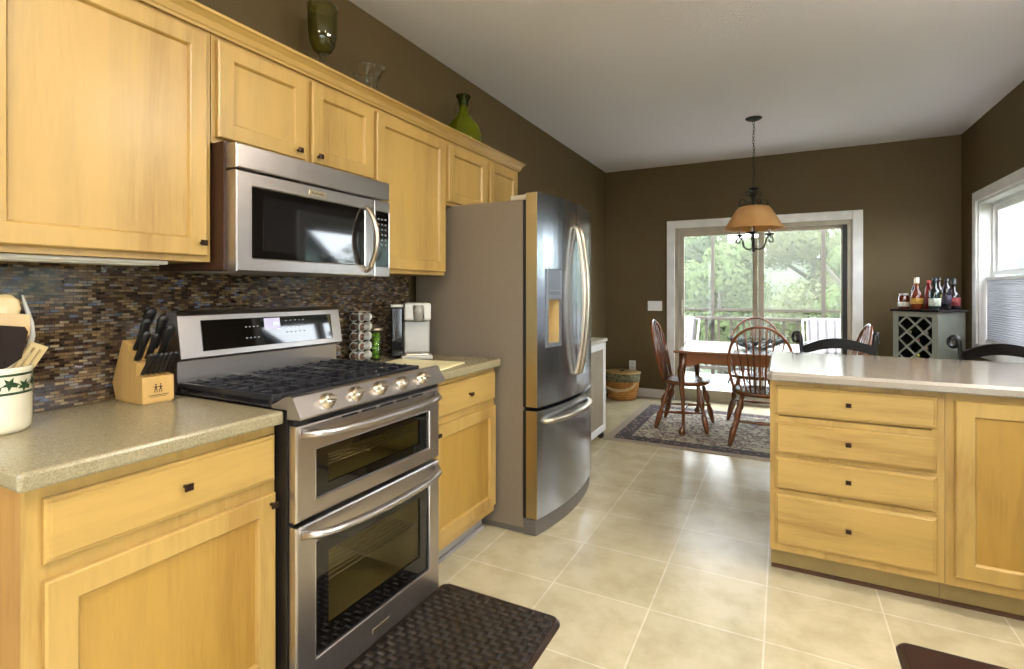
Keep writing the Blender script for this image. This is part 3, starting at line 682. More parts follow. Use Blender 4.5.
def dbox(a, b, c, d_, th=.012): mb.add([(xf(a) - th, a, c), (xf(b) - th, b, c), (xf(b) - th, b, d_), (xf(a) - th, a, d_), (xf(a), a, c), (xf(b), b, c), (xf(b), b, d_), (xf(a), a, d_)], [(0, 1, 2, 3), (4, 5, 6, 7), (0, 1, 5, 4), (1, 2, 6, 5), (2, 3, 7, 6), (3, 0, 4, 7)])
dbox(dy0 - .004, dy0 + .012, DZ0, DZ1, .06); dbox(dy1 - .012, dy1 + .004, DZ0, DZ1, .06); dbox(dy0 + .012, dy1 - .012, DZ0, DZ0 + .02, .07); dbox(dy0 + .012, dy1 - .012, 1.225, 1.25, .06)
ds = sub(mb, 'dispenser_frame', mat('dispenser frame metal', (140, 144, 152), .3, metal=.6), ld, t)
mb = MB(); dbox(dy0 + .012, dy1 - .012, 1.25, DZ1 - .004, .05); sub(mb, 'dispenser_panel', dg_m, ld, t)
mb = MB()
for i in range(5): y = dy0 + .03 + i * .026; mb.box(fx(y) + .0062, fx(y) + .0068, y, y + .012, 1.270, 1.276)
sub(mb, 'dispenser_buttons', white_app, ld, t)
mb = MB().box(-1.1645, -1.160, dy0 + .012, dy1 - .012, DZ0 + .02, 1.225).box(-1.160, fx(dy1) - .004, dy1 - .0145, dy1 - .0125, DZ0 + .02, 1.225); sub(mb, 'dispenser_niche', mat('niche plastic with painted glow', (210, 178, 118), .35), ld, t)  # gold colour carries the light and reflection inside the niche
sub(MB().box(-1.158, -1.15, 2.565, 2.61, 1.02, 1.17, .003), 'dispenser_paddle', dg_m, ld, t)
for y, part in ((FM - .032, ld), (FM + .032, rd)):
    hp = [(fx(FM) - .004, y, 1.640)]
    hp += [(fx(FM) + .010 + .050 * sin(pi * s_) ** .75, y, 1.640 - .85 * s_) for s_ in arc(19, .012, .988)] + [(fx(FM) - .004, y, .79)]
    sub(MB().tube(hp, .0135, 12), 'handle', chrome_m, part, t)
hp = []
for i, y in enumerate(arc(17, FY0 + .05, FY1 - .17)): s_ = i / 16; hp.append((fx(y) + (0 if i in (0, 16) else (.010 + .034 * sin(pi * s_) ** .6)), y, .590))
sub(MB().tube(hp, .014, 12), 'handle', chrome_m, fd, t)
MB().box(-1.28, -1.13, FY0 + .01, FY0 + .075, 1.7485, 1.775, .005).box(-1.28, -1.13, FY1 - .08, FY1 - .01, 1.7485, 1.775, .005).build('hinge_cover', mat('hinge cover beige', (178, 168, 146), .5), t)
mb = MB().box(-1.86, -1.198, FY0 + .01, FY1 - .01, .004, .03); mb.prism([(-1.198, FY0 + .004)] + [(fx(y) - .012, y) for y in arc(12, FY0 + .004, FY1 - .004)] + [(-1.198, FY1 - .004)], 'z', .004, .085)
mb.build('base_grille', mat('grey base grille', (96, 90, 84), .5), t)
text_mesh('lettering', 'KitchenAid', .018, (fx(3.19) + .0012, 3.19, 1.715), Matrix.Rotation(R(0), 4, 'Z') @ ROTX, bronze_m, rd, t)
MB().lathe([(.015, 0), (.015, .006)], (-1.25, FY0 + .04, 0), 10).lathe([(.015, 0), (.015, .006)], (-1.25, FY1 - .04, 0), 10).build('foot', black_m, t)

# white cabinet beyond the fridge
t = thing('white_cabinet', 'low white cabinet with a glazed-look tan panel standing beyond the refrigerator'.replace('glazed-look ', ''), 'cabinet', (-1.65, 3.9, 0))
MB().box(XL + .02, -1.375, 3.42, 4.385, .06, .835).build('carcass', white_m, t)
fnW = lambda u, v, d: (-1.375 + d, u, v)
tanp = mat('tan cabinet panel', (150, 138, 118), .5)
for (a, b) in ((3.43, 3.90), (3.905, 4.378)):
    o = MB().loops(fnW, a, b, .07, .825, [(0, 0), (0, .018), (.003, .02), (.05, .02), (.055, .012)], cap=False).build('door', white_m, t)
    sub(MB().loops(fnW, a + .055, b - .055, .125, .77, [(0, .004), (0, .012)]), 'panel', tanp, o, t)
MB().box(XL + .012, -1.345, 3.40, 4.40, .835, .862, .004).build('top', mat('pale cabinet top', (200, 194, 178), .3), t)
for y in (3.46, 4.345):
    for x in (-1.90, -1.39): MB().tube([(x, y - .012, .028), (x, y + .012, .028)], .028, 14).box(x - .008, x + .008, y - .016, y + .016, .03, .06).build('caster', black_m, t)

# ------------------------------------------------------------------ counter items
# utensil crock
cx, cy, cz, cr = -1.752, .560, .9145, .080
cx, cy = -1.775, .560
t = thing('utensil_crock', 'cream stoneware crock with green bands and ivy, full of kitchen tools', 'crock', (cx, cy, cz))
MB().lathe([(0, 0), (cr - .008, 0), (cr - .001, .010), (cr, .03), (cr, .148), (cr + .002, .155), (cr + .001, .163), (cr - .005, .164), (cr - .008, .155), (cr - .008, .012), (0, .012)], (cx, cy, cz), 40, cap=False).build('body', cream_m, t)
for z in (.143, .097): MB().lathe([(cr + .0003, z), (cr + .0009, z + .0005), (cr + .0009, z + .0055), (cr + .0003, z + .006)], (cx, cy, cz), 40, cap=False).build('green_band', green_band, t)
lf = MB()
def on_cr(a, z): return Vector((cx + (cr + .0012) * cos(a), cy + (cr + .0012) * sin(a), cz + z))
vine = [on_cr(a, .122 + .006 * sin(a * 9)) for a in arc(90, -2.9, 2.6)]
lf.tube(vine, .0012, 5)
for i in range(13):
    a0 = -2.8 + i * .42; z0_ = .120 + (.004 if i % 2 else -.003)
    star = []
    for q in range(11):
        an = 2 * pi * q / 11; rr_ = (.018 if q % 2 == 0 else .008); star.append(on_cr(a0 + rr_ * cos(an) / cr, z0_ + rr_ * sin(an)))
    lf.add([on_cr(a0, z0_)] + star, [(0, 1 + q, 1 + (q + 1) % 11) for q in range(11)])
lf.build('ivy_pattern', green_band, t, closed_normals=False)
def utensil(name, label, build):
    tt = thing(name, label, 'utensil', (cx, cy, cz + .0125), 'kitchen tools in the crock'); build(tt); return tt
wd_l = wood('pale utensil wood', (214, 190, 140), (190, 160, 108), 2); wd_t = wood('tan utensil wood', (176, 144, 84), (150, 118, 62), 2)
def ob_tool(bx, by, tx, ty, tz, face=0.):
    """frame for a tool: local z along the tool from its bottom (inside the crock) to its top"""
    b_ = Vector((cx + bx, cy + by, cz + .018)); e_ = Vector((cx + tx, cy + ty, cz + tz)); dz = (e_ - b_)
    z_ = dz.normalized(); y_ = Vector((-.93, .36, 0)); y_ = (y_ - z_ * y_.dot(z_)).normalized(); x_ = y_.cross(z_)
    q = Matrix((x_, y_, z_)).transposed().to_4x4(); return Matrix.Translation(b_) @ q @ Matrix.Rotation(face, 4, 'Z'), dz.length
rubber_m = mat('dark brown rubber', (34, 24, 20), .75, spec=.2)
def spoon(tt):
    TM, L = ob_tool(.0, .01, -.015, .035, .345, 0)
    MB().tube([(0, 0, 0), (0, 0, L - .075)], [.006, .005], 8, T=TM).build('handle', wd_l, tt)
    mb = MB(); mb.lathe([(.0, L - .085), (.012, L - .08), (.026, L - .06), (.031, L - .035), (.026, L - .012), (.012, L), (0, L + .002)], n=20, T=TM @ Matrix.Diagonal((1, .28, 1, 1)), cap=False); mb.build('bowl', wd_l, tt)
utensil('wooden_spoon', 'round pale wooden spoon standing highest at the back of the crock', spoon)
def flat(pts, th, T): mb = MB(); mb.prism(pts, 'y', -th / 2, th / 2, T=T); return mb
def turner(tt):
    TM, L = ob_tool(.02, .0, .02, .030, .298, 0)
    MB().tube([(0, 0, 0), (0, 0, L - .1)], .006, 8, T=TM).build('handle', wd_t, tt)
    flat([(-.012, L - .11), (-.04, L - .07), (-.044, L), (.040, L), (.044, L - .05), (.012, L - .11)], .006, TM).build('blade', wd_t, tt)
utensil('wooden_turner', 'wide tan wooden turner standing behind the black spatula', turner)
def spat(tt):
    TM, L = ob_tool(.04, -.01, .052, .018, .268, 0)
    MB().tube([(0, 0, 0), (0, 0, L - .09)], .006, 8, T=TM).build('handle', rubber_m, tt)
    flat([(-.01, L - .105), (-.034, L - .08), (-.038, L - .012), (-.028, L), (.030, L), (.038, L - .012), (.034, L - .08), (.01, L - .105)], .005, TM).build('blade', rubber_m, tt)
utensil('black_spatula', 'black rubber spatula standing in front of the wooden turner', spat)
def scraper(tt):
    pts_ = [(.005, .025, .03), (-.005, .055, .14), (-.01, .080, .20), (-.012, .088, .235), (-.014, .086, .27), (-.018, .078, .31), (-.02, .070, .345)]
    MB().tube([(cx + p[0], cy + p[1], cz + p[2]) for p in pts_], [.004, .005, .006, .007, .0065, .005, .002], 10, sq=(1., .9)).build('blade', white_app, tt)
utensil('white_scraper', 'slim white plastic scraper leaning toward the mosaic tiles', scraper)
def slotted(tt):
    TM, L = ob_tool(.01, -.02, .040, .085, .215, R(40))
    MB().tube([(0, 0, 0), (0, 0, L - .08)], .005, 8, T=TM).build('handle', wd_l, tt)
    mb = MB()
    for x in (-.024, -.006, .012): mb.box(x, x + .011, -.003, .003, L - .085, L - .012, T=TM)
    mb.box(-.024, .023, -.003, .003, L - .095, L - .085, T=TM).box(-.024, .023, -.003, .003, L - .012, L, T=TM)
    mb.build('slotted_blade', wd_l, tt)
utensil('slotted_turner', 'pale slotted wooden turner leaning toward the knife block', slotted)

# knife block: local frame, front faces toward local -Y
KB = (-1.830, .950, .9145); KR = R(90)
t = thing('knife_block', 'light wooden knife block holding black-handled knives beside the range', 'knife block', KB, world=False); t.rotation_euler = (0, 0, KR)
bw = wood('knife block wood', (182, 146, 84), (156, 120, 60), 2)
hw = .047
side = [(-.075, .006), (-.075, .078), (-.056, .125), (-.010, .150), (.005, .182), (.055, .215), (.105, .070), (.090, .006)]
side = [(-.075, .006), (-.072, .085), (-.040, .090), (-.040, .128), (-.018, .134), (-.016, .156), (.008, .164), (.010, .184), (.040, .198), (.100, .060), (.078, .006)]
MB().prism(side, 'x', -hw, hw).build('block', bw, t)
MB().box(-hw + .004, hw - .004, -.070, .07, 0, .006).build('base', wd_t, t)
lg = MB()     # two small standing figures stamped on the front
for x in (-.008, .006):
    lg.box(x - .0018, x + .0018, -.0755, -.0745, .044, .056).box(x - .004, x - .0022, -.0755, -.0745, .035, .045).box(x + .0022, x + .004, -.0755, -.0745, .035, .045).box(x - .006, x + .006, -.0755, -.0745, .051, .0535).box(x - .002, x + .002, -.0755, -.0745, .058, .062)
lg.box(-.03, .03, -.0755, -.0745, .026, .028).box(-.024, .024, -.0755, -.0745, .0215, .023)
lg.build('stamped_mark', bronze_m, t)
def knife(i, x, y, z, ln, r_, tilt, lab):
    kt = thing('kitchen_knife', lab, 'knife', (0, 0, 0), 'knives in the block', world=False)
    Tm = Matrix.Translation(Vector(KB)) @ Matrix.Rotation(KR, 4, 'Z') @ Matrix.Translation((x, y, z)) @ Matrix.Rotation(tilt, 4, 'X')
    kt.matrix_world = Tm
    kt.location = Tm.to_translation(); kt.rotation_euler = Tm.to_euler()
    MB().tube([(0, 0, .004), (0, 0, .012), (0, -.001, ln * .5), (0, .001, ln * .9), (0, .001, ln)], [r_ * .9, r_, r_ * .8, r_ * 1.15, r_ * .5], 10, sq=(.75, 1.25)).build('handle', black_m, kt)
    MB().box(-.0015, .0015, -r_ * 1.0, r_ * 1.0, -.0005, .004).build('bolster', chrome_m, kt)
for i in range(6): knife(i, -.038 + i * .0152, -.058, .0925, .085, .0068, R(36), ['first', 'second', 'third', 'fourth', 'fifth', 'last'][i] + ' steak knife from the wall in the lowest row of the block')
for i, (x, y, z, ln, r_, lab) in enumerate(((-.038, -.028, .136, .11, .010, 'short black-handled knife in the second row nearest the tiles'), (-.008, -.027, .136, .10, .009, 'slim black-handled knife in the second row centre'),
                                      (.028, -.027, .136, .13, .011, 'thick black-handled knife in the second row nearest the range'), (-.028, -.004, .166, .12, .011, 'tall black-handled knife in the third row nearest the tiles'),
                                      (.020, -.004, .166, .13, .012, 'tall black-handled knife in the third row nearest the range'), (.0, .025, .197, .12, .013, 'black-handled knife standing highest on top of the block'))):
    knife(i, x, y, z, ln, r_, R(32), lab)

# coffee maker, turned toward the room
CM = (-1.745, 2.235, .9145)
t = thing('coffee_maker', 'white and silver single-cup coffee maker in the corner by the refrigerator', 'coffee maker', CM, world=False); t.rotation_euler = (0, 0, R(42))
MB().box(-.075, .085, -.105, .10, .0, .022, .006).build('drip_base', silver_app, t)
MB().box(-.055, .065, -.10, -.02, .022, .028, .002).build('drip_tray', chrome_m, t)
MB().box(-.060, .080, -.005, .10, .022, .20, .010).build('column', silver_app, t)
MB().box(-.060, .080, -.065, .10, .20, .292, .012).build('head', white_app, t)
MB().lathe([(.0, 0), (.026, 0), (.030, .05), (.030, .085), (0, .085)], (.014, -.055, .195), 20, cap=False).build('pod_holder', silver_app, t)
MB().box(.038, .044, -.067, -.064, .21, .27, .001).build('button_strip', bronze_m, t)
MB().box(-.125, -.063, -.04, .095, .01, .27, .008).build('water_tank', mat('smoked water tank', (40, 40, 40), .05, trans=.6), t)
MB().box(-.127, -.061, -.042, .097, .27, .284, .004).build('tank_lid', white_app, t)
# cup tower
TW = (-1.872, 1.965, .9145)
t = thing('pod_carousel', 'chrome wire carousel for coffee pods beside the range backguard', 'pod holder', TW)
MB().lathe([(0, 0), (.06, 0), (.06, .006), (0, .008)], TW, 24, cap=False).build('base', chrome_m, t)
MB().tube([(TW[0], TW[1], .92), (TW[0], TW[1], 1.175)], .004, 8).build('pole', chrome_m, t)
MB().tube([(TW[0] + .045 * cos(a), TW[1] + .045 * sin(a), 1.168) for a in arc(25, 0, 2 * pi)[:-1]], .002, 6, closed=True).build('top_ring', chrome_m, t)
lidm = mat('dark brown pod lid', (92, 62, 44), .4); lidr = mat('red pod lid', (170, 50, 34), .4)
proto = None
cols = [R(a) for a in (-75, -15, 45, 105, 165, 225)]
for ci, a in enumerate(cols):
    for lv in range(5):
        nm = ['bottom', 'second', 'middle', 'fourth', 'top'][lv]
        where = ['stove', 'room', 'coffee maker', 'jar', 'tile', 'backguard'][ci]
        lab = 'white coffee pod on the ' + nm + ' level of the carousel, in its ' + where + '-side column'
        loc = (TW[0] + .026 * cos(a), TW[1] + .026 * sin(a), .9475 + lv * .048)
        if proto is None:
            proto = thing('coffee_pod', lab, 'coffee pod', loc, 'coffee pods on the carousel', world=False); proto.rotation_euler = (0, 0, a + R(72))
            TX = Matrix.Rotation(R(90), 4, 'Y')
            MB().lathe([(0, -.008), (.014, -.008), (.019, .024), (.0225, .025), (.0225, .027), (0, .027)], n=18, T=TX, cap=False).build('cup', white_app, proto)
            MB().lathe([(0, .0272), (.0165, .0272), (.0165, .0282), (0, .0282)], n=18, T=TX, cap=False).build('lid_print', lidm, proto)
        else: clone(proto, loc, a + R(72), lab)
# jar with green packets
JP = (-1.862, 2.062, .9145)
t = thing('glass_jar', 'clear glass jar of green packets between the pod carousel and coffee maker', 'jar', JP)
MB().lathe([(0, 0), (.034, 0), (.036, .004), (.036, .150), (.032, .150), (.032, .006), (0, .006)], JP, 24, cap=False).build('body', pane_glass('jar glass', (.92, .96, .92, 1)), t)
MB().lathe([(0, .1505), (.037, .1505), (.037, .165), (.02, .170), (0, .171)], JP, 24, cap=False).build('lid', chrome_m, t)
gp = mat('lime green foil', (146, 190, 40), .35, c2=(70, 120, 30), scale=60)
for i in range(6):
    z = .9225 + i * .0225; a = i * 1.9
    o = MB().box(-.018, .018, -.014, .014, 0, .020, .006).build('green_packet', gp, off=None)
    o.location = (JP[0], JP[1], z); o.rotation_euler = (0, 0, a)
    tag(o, 'lime green packet, ' + ['lowest', 'second', 'third', 'fourth', 'fifth', 'topmost'][i] + ' in the glass jar', 'packet', 'green packets in the jar')
# cutting board
o = MB().box(-.185, .185, -.14, .14, 0, .008, .003).build('cutting_board', mat('cream cutting board', (236, 222, 172), .4))
o.location = (-1.545, 2.0, .9145); o.rotation_euler = (0, 0, R(8)); tag(o, 'cream rectangular cutting board lying flat in front of the coffee maker', 'cutting board')
# paper sheet under-left? (wall plate beside fridge) omitted

# ------------------------------------------------------------------ vases on the cabinets
def gglass(name, c, body=None, amount=0.): return pane_glass(name, (*c, 1), .02, body, amount)
CTZ = CT + .0005
def hollow(prof, th=.004):
    inner = [(max(r_ - th, 0.0005), z + (th if i == 0 else 0)) for i, (r_, z) in enumerate(prof)]
    return prof + inner[::-1]
o = thing('hurricane_vase', 'tall dark green ribbed glass vase on a short stem atop the cabinets', 'vase', (-1.80, 1.655, CTZ))
mb = MB(); prof = [(.020, .190), (.038, .202), (.053, .235), (.061, .28), (.063, .33), (.062, .37), (.066, .398)]
n = 48; pp = hollow(prof, .0035); vs = []; fs = []
for (r_, z) in pp:
    for q in range(n): a = 2 * pi * q / n; rr_ = r_ * (1 + .02 * cos(a * 12)); vs.append((-1.80 + rr_ * cos(a), 1.655 + rr_ * sin(a), CTZ + z))
for i in range(len(pp) - 1):
    for q in range(n): fs.append((i * n + q, i * n + (q + 1) % n, (i + 1) * n + (q + 1) % n, (i + 1) * n + q))
fs.append(tuple(range((len(pp) - 1) * n, len(pp) * n))); fs.append(tuple(range(n))); mb.add(vs, fs, True)
mb.build('bowl', gglass('dark green glass', (.78, .77, .52), (104, 104, 24), .09), o)
MB().lathe([(0, 0), (.045, 0), (.045, .004), (.02, .012), (.012, .04), (.012, .09), (.013, .125), (.021, .145), (.013, .162), (.014, .175), (.026, .1895), (0, .1895)], (-1.80, 1.655, CTZ), 24, cap=False).build('stem', gglass('pale olive glass', (.80, .77, .68)), o)
o = MB().lathe(hollow([(.040, 0), (.050, .01), (.046, .05), (.045, .10), (.052, .16), (.074, .215), (.090, .232)], .003), (-1.80, 1.93, CTZ), 40).build('clear_bowl_vase', gglass('clear glass', (.96, .97, .95)))
tag(o, 'flared clear glass bowl vase on the cabinets between the two green vases', 'vase')
o = thing('bottle_vase', 'round-bodied olive green glass bottle vase nearest the cabinet end', 'vase', (-1.80, 2.80, CTZ))
MB().lathe(hollow([(.05, 0), (.090, .02), (.115, .065), (.118, .12), (.102, .185), (.060, .238), (.032, .268), (.025, .31), (.029, .348), (.042, .372), (.047, .380)], .004), (-1.80, 2.80, CTZ), 40).build('body', gglass('olive green glass', (.82, .85, .40), (160, 170, 20), .26), o)
hg_m = gglass('handle glass', (.85, .87, .66))
for sg in (1, -1): MB().tube([(-1.80 + sg * .04, 2.80, CTZ + .262), (-1.80 + sg * .064, 2.80, CTZ + .295), (-1.80 + sg * .062, 2.80, CTZ + .335), (-1.80 + sg * .038, 2.80, CTZ + .362)], .004, 8).build('handle', hg_m, o)
MB().lathe([(.0275, .318), (.030, .322), (.033, .348), (.0435, .372), (.049, .380), (.049, .384), (.042, .384)], (-1.80, 2.80, CTZ + .0015), 30, cap=False).build('rim', gglass('dark rim glass', (.30, .34, .12)), o)

# ------------------------------------------------------------------ floor mats and rug
def floor_mat(label, x0, x1, y0, y1, m, h=.018):
    t = thing('floor_mat', label, 'floor mat', ((x0 + x1) / 2, (y0 + y1) / 2, 0))
    def rr(ins, z, r_=.045):
        out = []
        for (qx, qy, a0) in ((x1 - r_, y1 - r_, 0), (x0 + r_, y1 - r_, 90), (x0 + r_, y0 + r_, 180), (x1 - r_, y0 + r_, 270)):
            for a in arc(7, a0, a0 + 90): out.append((qx + (r_ - ins) * cos(R(a)), qy + (r_ - ins) * sin(R(a)), z))
        return out
    def lo(rings, cap0, cap1):
        n = len(rings[0]); mb = MB(); vs = [p for r_ in rings for p in r_]; fs = []
        for i in range(len(rings) - 1):
            for q in range(n): fs.append((i * n + q, i * n + (q + 1) % n, (i + 1) * n + (q + 1) % n, (i + 1) * n + q))
        if cap0: fs.append(tuple(range(n)))
        if cap1: fs.append(tuple(range((len(rings) - 1) * n, len(rings) * n)))
        return mb.add(vs, fs)
    lo([rr(0, .0005), rr(0, .005), rr(.008, h - .003), rr(.014, h), rr(.02, h - .002)], True, True).build('border', mat('mat border', (46, 32, 24), .4), t)
    lo([rr(.020, h - .0019), rr(.022, h + .0005)], False, True).build('woven_top', m, t)
    return t
floor_mat('dark brown basket-weave floor mat in front of the range', -1.300, -.745, .95, 1.868, mat_m)
floor_mat('dark maroon floor mat before the peninsula door cabinet', .358, 1.10, 1.62, 2.305, mat2_m)
RX0, RX1, RYa, RYb = -1.365, .84, 4.32, 5.93
t = thing('area_rug', 'oriental area rug with navy border beneath the dining table', 'rug', ((RX0 + RX1) / 2, (RYa + RYb) / 2, 0))
MB().box(RX0, RX1, RYa, RYb, .0005, .006).build('edge_band', rug_e, t)
MB().box(RX0 + .07, RX1 - .07, RYa + .07, RYb - .07, .006, .0075).build('border_band', rug_b, t)
MB().box(RX0 + .20, RX1 - .20, RYa + .20, RYb - .20, .0075, .0085).build('field', rug_f, t)
RZ = .009

# ------------------------------------------------------------------ dining table
t = thing('dining_table', 'cherry wood dining table with curved legs standing on the oriental rug', 'table', (-.27, 5.22, RZ))
TX0, TX1, TY0, TY1 = -.845, .31, 4.69, 5.755
MB().box(TX0, TX1, TY0, TY1, .728, .750, .008).build('table_top', table_top_m, t)
def apron(axis, a, b, at):
    n = 24; pl = []
    for i in range(n + 1):
        s_ = i / n; e = min(s_, 1 - s_); drop = .105 if e < .06 else (.105 - .03 * min(1, (e - .06) / .05)); pl.append((a + (b - a) * s_, .728 - drop - .012))
    pl += [(b, .7275), (a, .7275)]
    mb = MB(); mb.prism(pl, axis, at - .010, at + .010); return mb
ins = .07
for y in (TY0 + ins, TY1 - ins): apron('y', TX0 + ins + .02, TX1 - ins - .02, y).build('apron', cherry_x, t)
for x in (TX0 + ins, TX1 - ins): apron('x', TY0 + ins + .02, TY1 - ins - .02, x).build('apron', cherry_x, t)
for (x, y) in ((TX0 + ins, TY0 + ins), (TX1 - ins, TY0 + ins), (TX0 + ins, TY1 - ins), (TX1 - ins, TY1 - ins)):
    sx = -1 if x < -.27 else 1; sy = -1 if y < 5.2 else 1; q = Vector((sx, sy, 0)).normalized()
    pr = [(.7275, 0, .034), (.61, 0, .034), (.57, .012, .036), (.52, .016, .031), (.42, .010, .023), (.30, .0, .018), (.16, -.006, .014), (.07, -.002, .015), (.045, .006, .022), (.028, .010, .030), (.012, .010, .031), (.0, .008, .024)]
    MB().tube([(x + q.x * o_, y + q.y * o_, z + RZ * (1 - z)) for z, o_, r_ in pr], [p[2] for p in pr], 14, sq=(1, 1)).build('leg', cherry, t)
# centerpiece
t = thing('iron_centerpiece', 'black wrought iron leafy bowl centerpiece on the dining table', 'centerpiece', (-.20, 5.15, .7505))
rnd = random.Random(3)
for k2 in range(1):
    mb = MB(); c0 = Vector((-.20, 5.15, .7505))
    for i in range(26):
        a = i / 26 * 2 * pi; l_ = .17 + .05 * rnd.random(); pts_ = []
        for s_ in arc(9, 0, 1): rr_ = .06 + (l_) * s_; pts_.append(c0 + Vector((rr_ * cos(a + .8 * s_ * (1 if i % 2 else -1)), rr_ * sin(a + .8 * s_ * (1 if i % 2 else -1)), .006 + .105 * s_ ** 1.6 - (.02 if s_ == 1 else 0))))
        mb.tube(pts_, [.0045] * 8 + [.002], 6)
    mb.tube([c0 + Vector((.06 * cos(a), .06 * sin(a), .006)) for a in arc(25, 0, 2 * pi)[:-1]], .005, 6, closed=True)
    mb.tube([c0 + Vector((.19 * cos(a), .19 * sin(a), .075)) for a in arc(33, 0, 2 * pi)[:-1]], .004, 6, closed=True)
    mb.build('wire_bowl', iron_m, t)
    lv = MB()
    for i in range(34):
        a = rnd.random() * 2 * pi; rr_ = .12 + .12 * rnd.random(); z = .03 + .10 * ((rr_ - .06) / .2) ** 1.4; TM = Matrix.Translation(c0 + Vector((rr_ * cos(a), rr_ * sin(a), z))) @ Matrix.Rotation(a, 4, 'Z') @ Matrix.Rotation(rnd.uniform(-.9, .4), 4, 'Y')
        lv.add([(-.03, 0, .001), (-.01, .014, .002), (.015, .012, .002), (.034, 0, 0), (.015, -.012, .002), (-.01, -.014, .002), (0, 0, .006), (0, 0, -.002)], [(0, 1, 6), (1, 2, 6), (2, 3, 6), (3, 4, 6), (4, 5, 6), (5, 0, 6), (1, 0, 7), (2, 1, 7), (3, 2, 7), (4, 3, 7), (5, 4, 7), (0, 5, 7)], T=TM)
    lv.build('iron_leaves', iron_m, t)

# ------------------------------------------------------------------ windsor chair, faces local +Y
def make_chair():
    t = thing('dining_chair', '', 'chair', (0, 0, RZ), 'hoop-back chairs round the dining table', world=False)
    sh = .440
    # saddle seat
    n = 36; mb = MB(); rings = []
    def outline(s_):
        o = []
        for q in range(n):
            a = 2 * pi * q / n; x = .228 * s_ * (abs(cos(a)) ** .75) * (1 if cos(a) >= 0 else -1); y = .215 * s_ * (abs(sin(a)) ** .8) * (1 if sin(a) >= 0 else -1)
            if y < 0: x *= 1 - .12 * (-y / .215)
            o.append((x, y))
        return o
    for s_, z in ((.90, sh - .036), (.98, sh - .026), (1., sh - .014), (.985, sh - .003), (.93, sh), (.75, sh - .006), (.45, sh - .012), (.15, sh - .012)):
        rings.append([(x, y, z) for x, y in outline(s_)])
    vs = [p for r_ in rings for p in r_]; fs = [(i * n + q, i * n + (q + 1) % n, (i + 1) * n + (q + 1) % n, (i + 1) * n + q) for i in range(len(rings) - 1) for q in range(n)] + [tuple(range(n)), tuple(range((len(rings) - 1) * n, len(rings) * n))]
    mb.add(vs, fs, True).build('seat', cherry, t)
    prof = [(0, .013), (.10, .020), (.22, .025), (.33, .026), (.40, .017), (.43, .024), (.46, .014), (.50, .016), (.60, .028), (.70, .026), (.79, .014), (.83, .021), (.87, .013), (.93, .017), (1., .015)]
    ft = {}
    for (sx, sy) in ((-1, 1), (1, 1), (-1, -1), (1, -1)):
        top = Vector((sx * .135, sy * .125, sh - .034)); bot = Vector((sx * .225, sy * (.215 if sy > 0 else .235), 0)); ft[(sx, sy)] = (top, bot)
        MB().tube([bot.lerp(top, p[0]) for p in prof], [p[1] for p in prof], 12).build('leg', cherry, t)
    def st(a, b):
        pr = [(0, .008), (.15, .009), (.35, .012), (.5, .017), (.65, .012), (.85, .009), (1, .008)]
        MB().tube([a.lerp(b, p[0]) for p in pr], [p[1] for p in pr], 10).build('stretcher', cherry, t)
    mids = {}
    for sx in (-1, 1):
        a = ft[(sx, 1)][1].lerp(ft[(sx, 1)][0], .42); b = ft[(sx, -1)][1].lerp(ft[(sx, -1)][0], .36); st(a, b); mids[sx] = a.lerp(b, .5)
    st(mids[-1], mids[1])
    # hoop
    hoop = []
    H = .545; lean = .23
    for i in range(33):
        a = pi * i / 32; x = -cos(a) * .282 ; zz = sin(a) ** .72 * H if 0 < a < pi else 0
        f_ = zz / H; x *= (1 - .34 * (1 - f_) ** 1.6)
        hoop.append(Vector((x, -.165 - lean * H * f_ * 1.0 - .0 - (.02 * (1 - abs(x) / .285)), sh - .006 + zz)))
    MB().tube(hoop, [.0125] * 33, 12, sq=(1.15, .9)).build('hoop', cherry, t)
    for i in range(9):
        s_ = (i - 4) / 4; xb = s_ * .135; xt = s_ * .225
        zt = max(p.z for p in hoop if abs(p.x - xt) < .03) - .004
        best = min(hoop, key=lambda p: abs(p.x - xt) + (0 if p.z > sh + .2 else 9)); top = Vector((best.x, best.y, best.z))
        bt = Vector((xb, -.150 - .028 * (1 - s_ * s_), sh - .006)); mb = MB()
        pr = [(0, .006), (.25, .0075), (.35, .0085), (.6, .006), (1, .0048)]
        mb.tube([bt.lerp(top, p[0]) for p in pr], [p[1] for p in pr], 8).build('spindle', cherry, t)
    return t
ch = make_chair()
ch.location = (-.155, 4.80, RZ); ch['label'] = 'hoop-back dining chair with its back to the kitchen, nearest the peninsula'
clone(ch, (-.80, 5.09, RZ), R(-90), 'hoop-back dining chair seen side-on at the end of the table toward the fridge')
clone(ch, (-.245, 5.70, RZ), R(180), 'hoop-back dining chair on the far side of the table against the sliding door')
clone(ch, (.345, 5.20, RZ), R(94), 'hoop-back dining chair at the table end toward the wine cabinet')

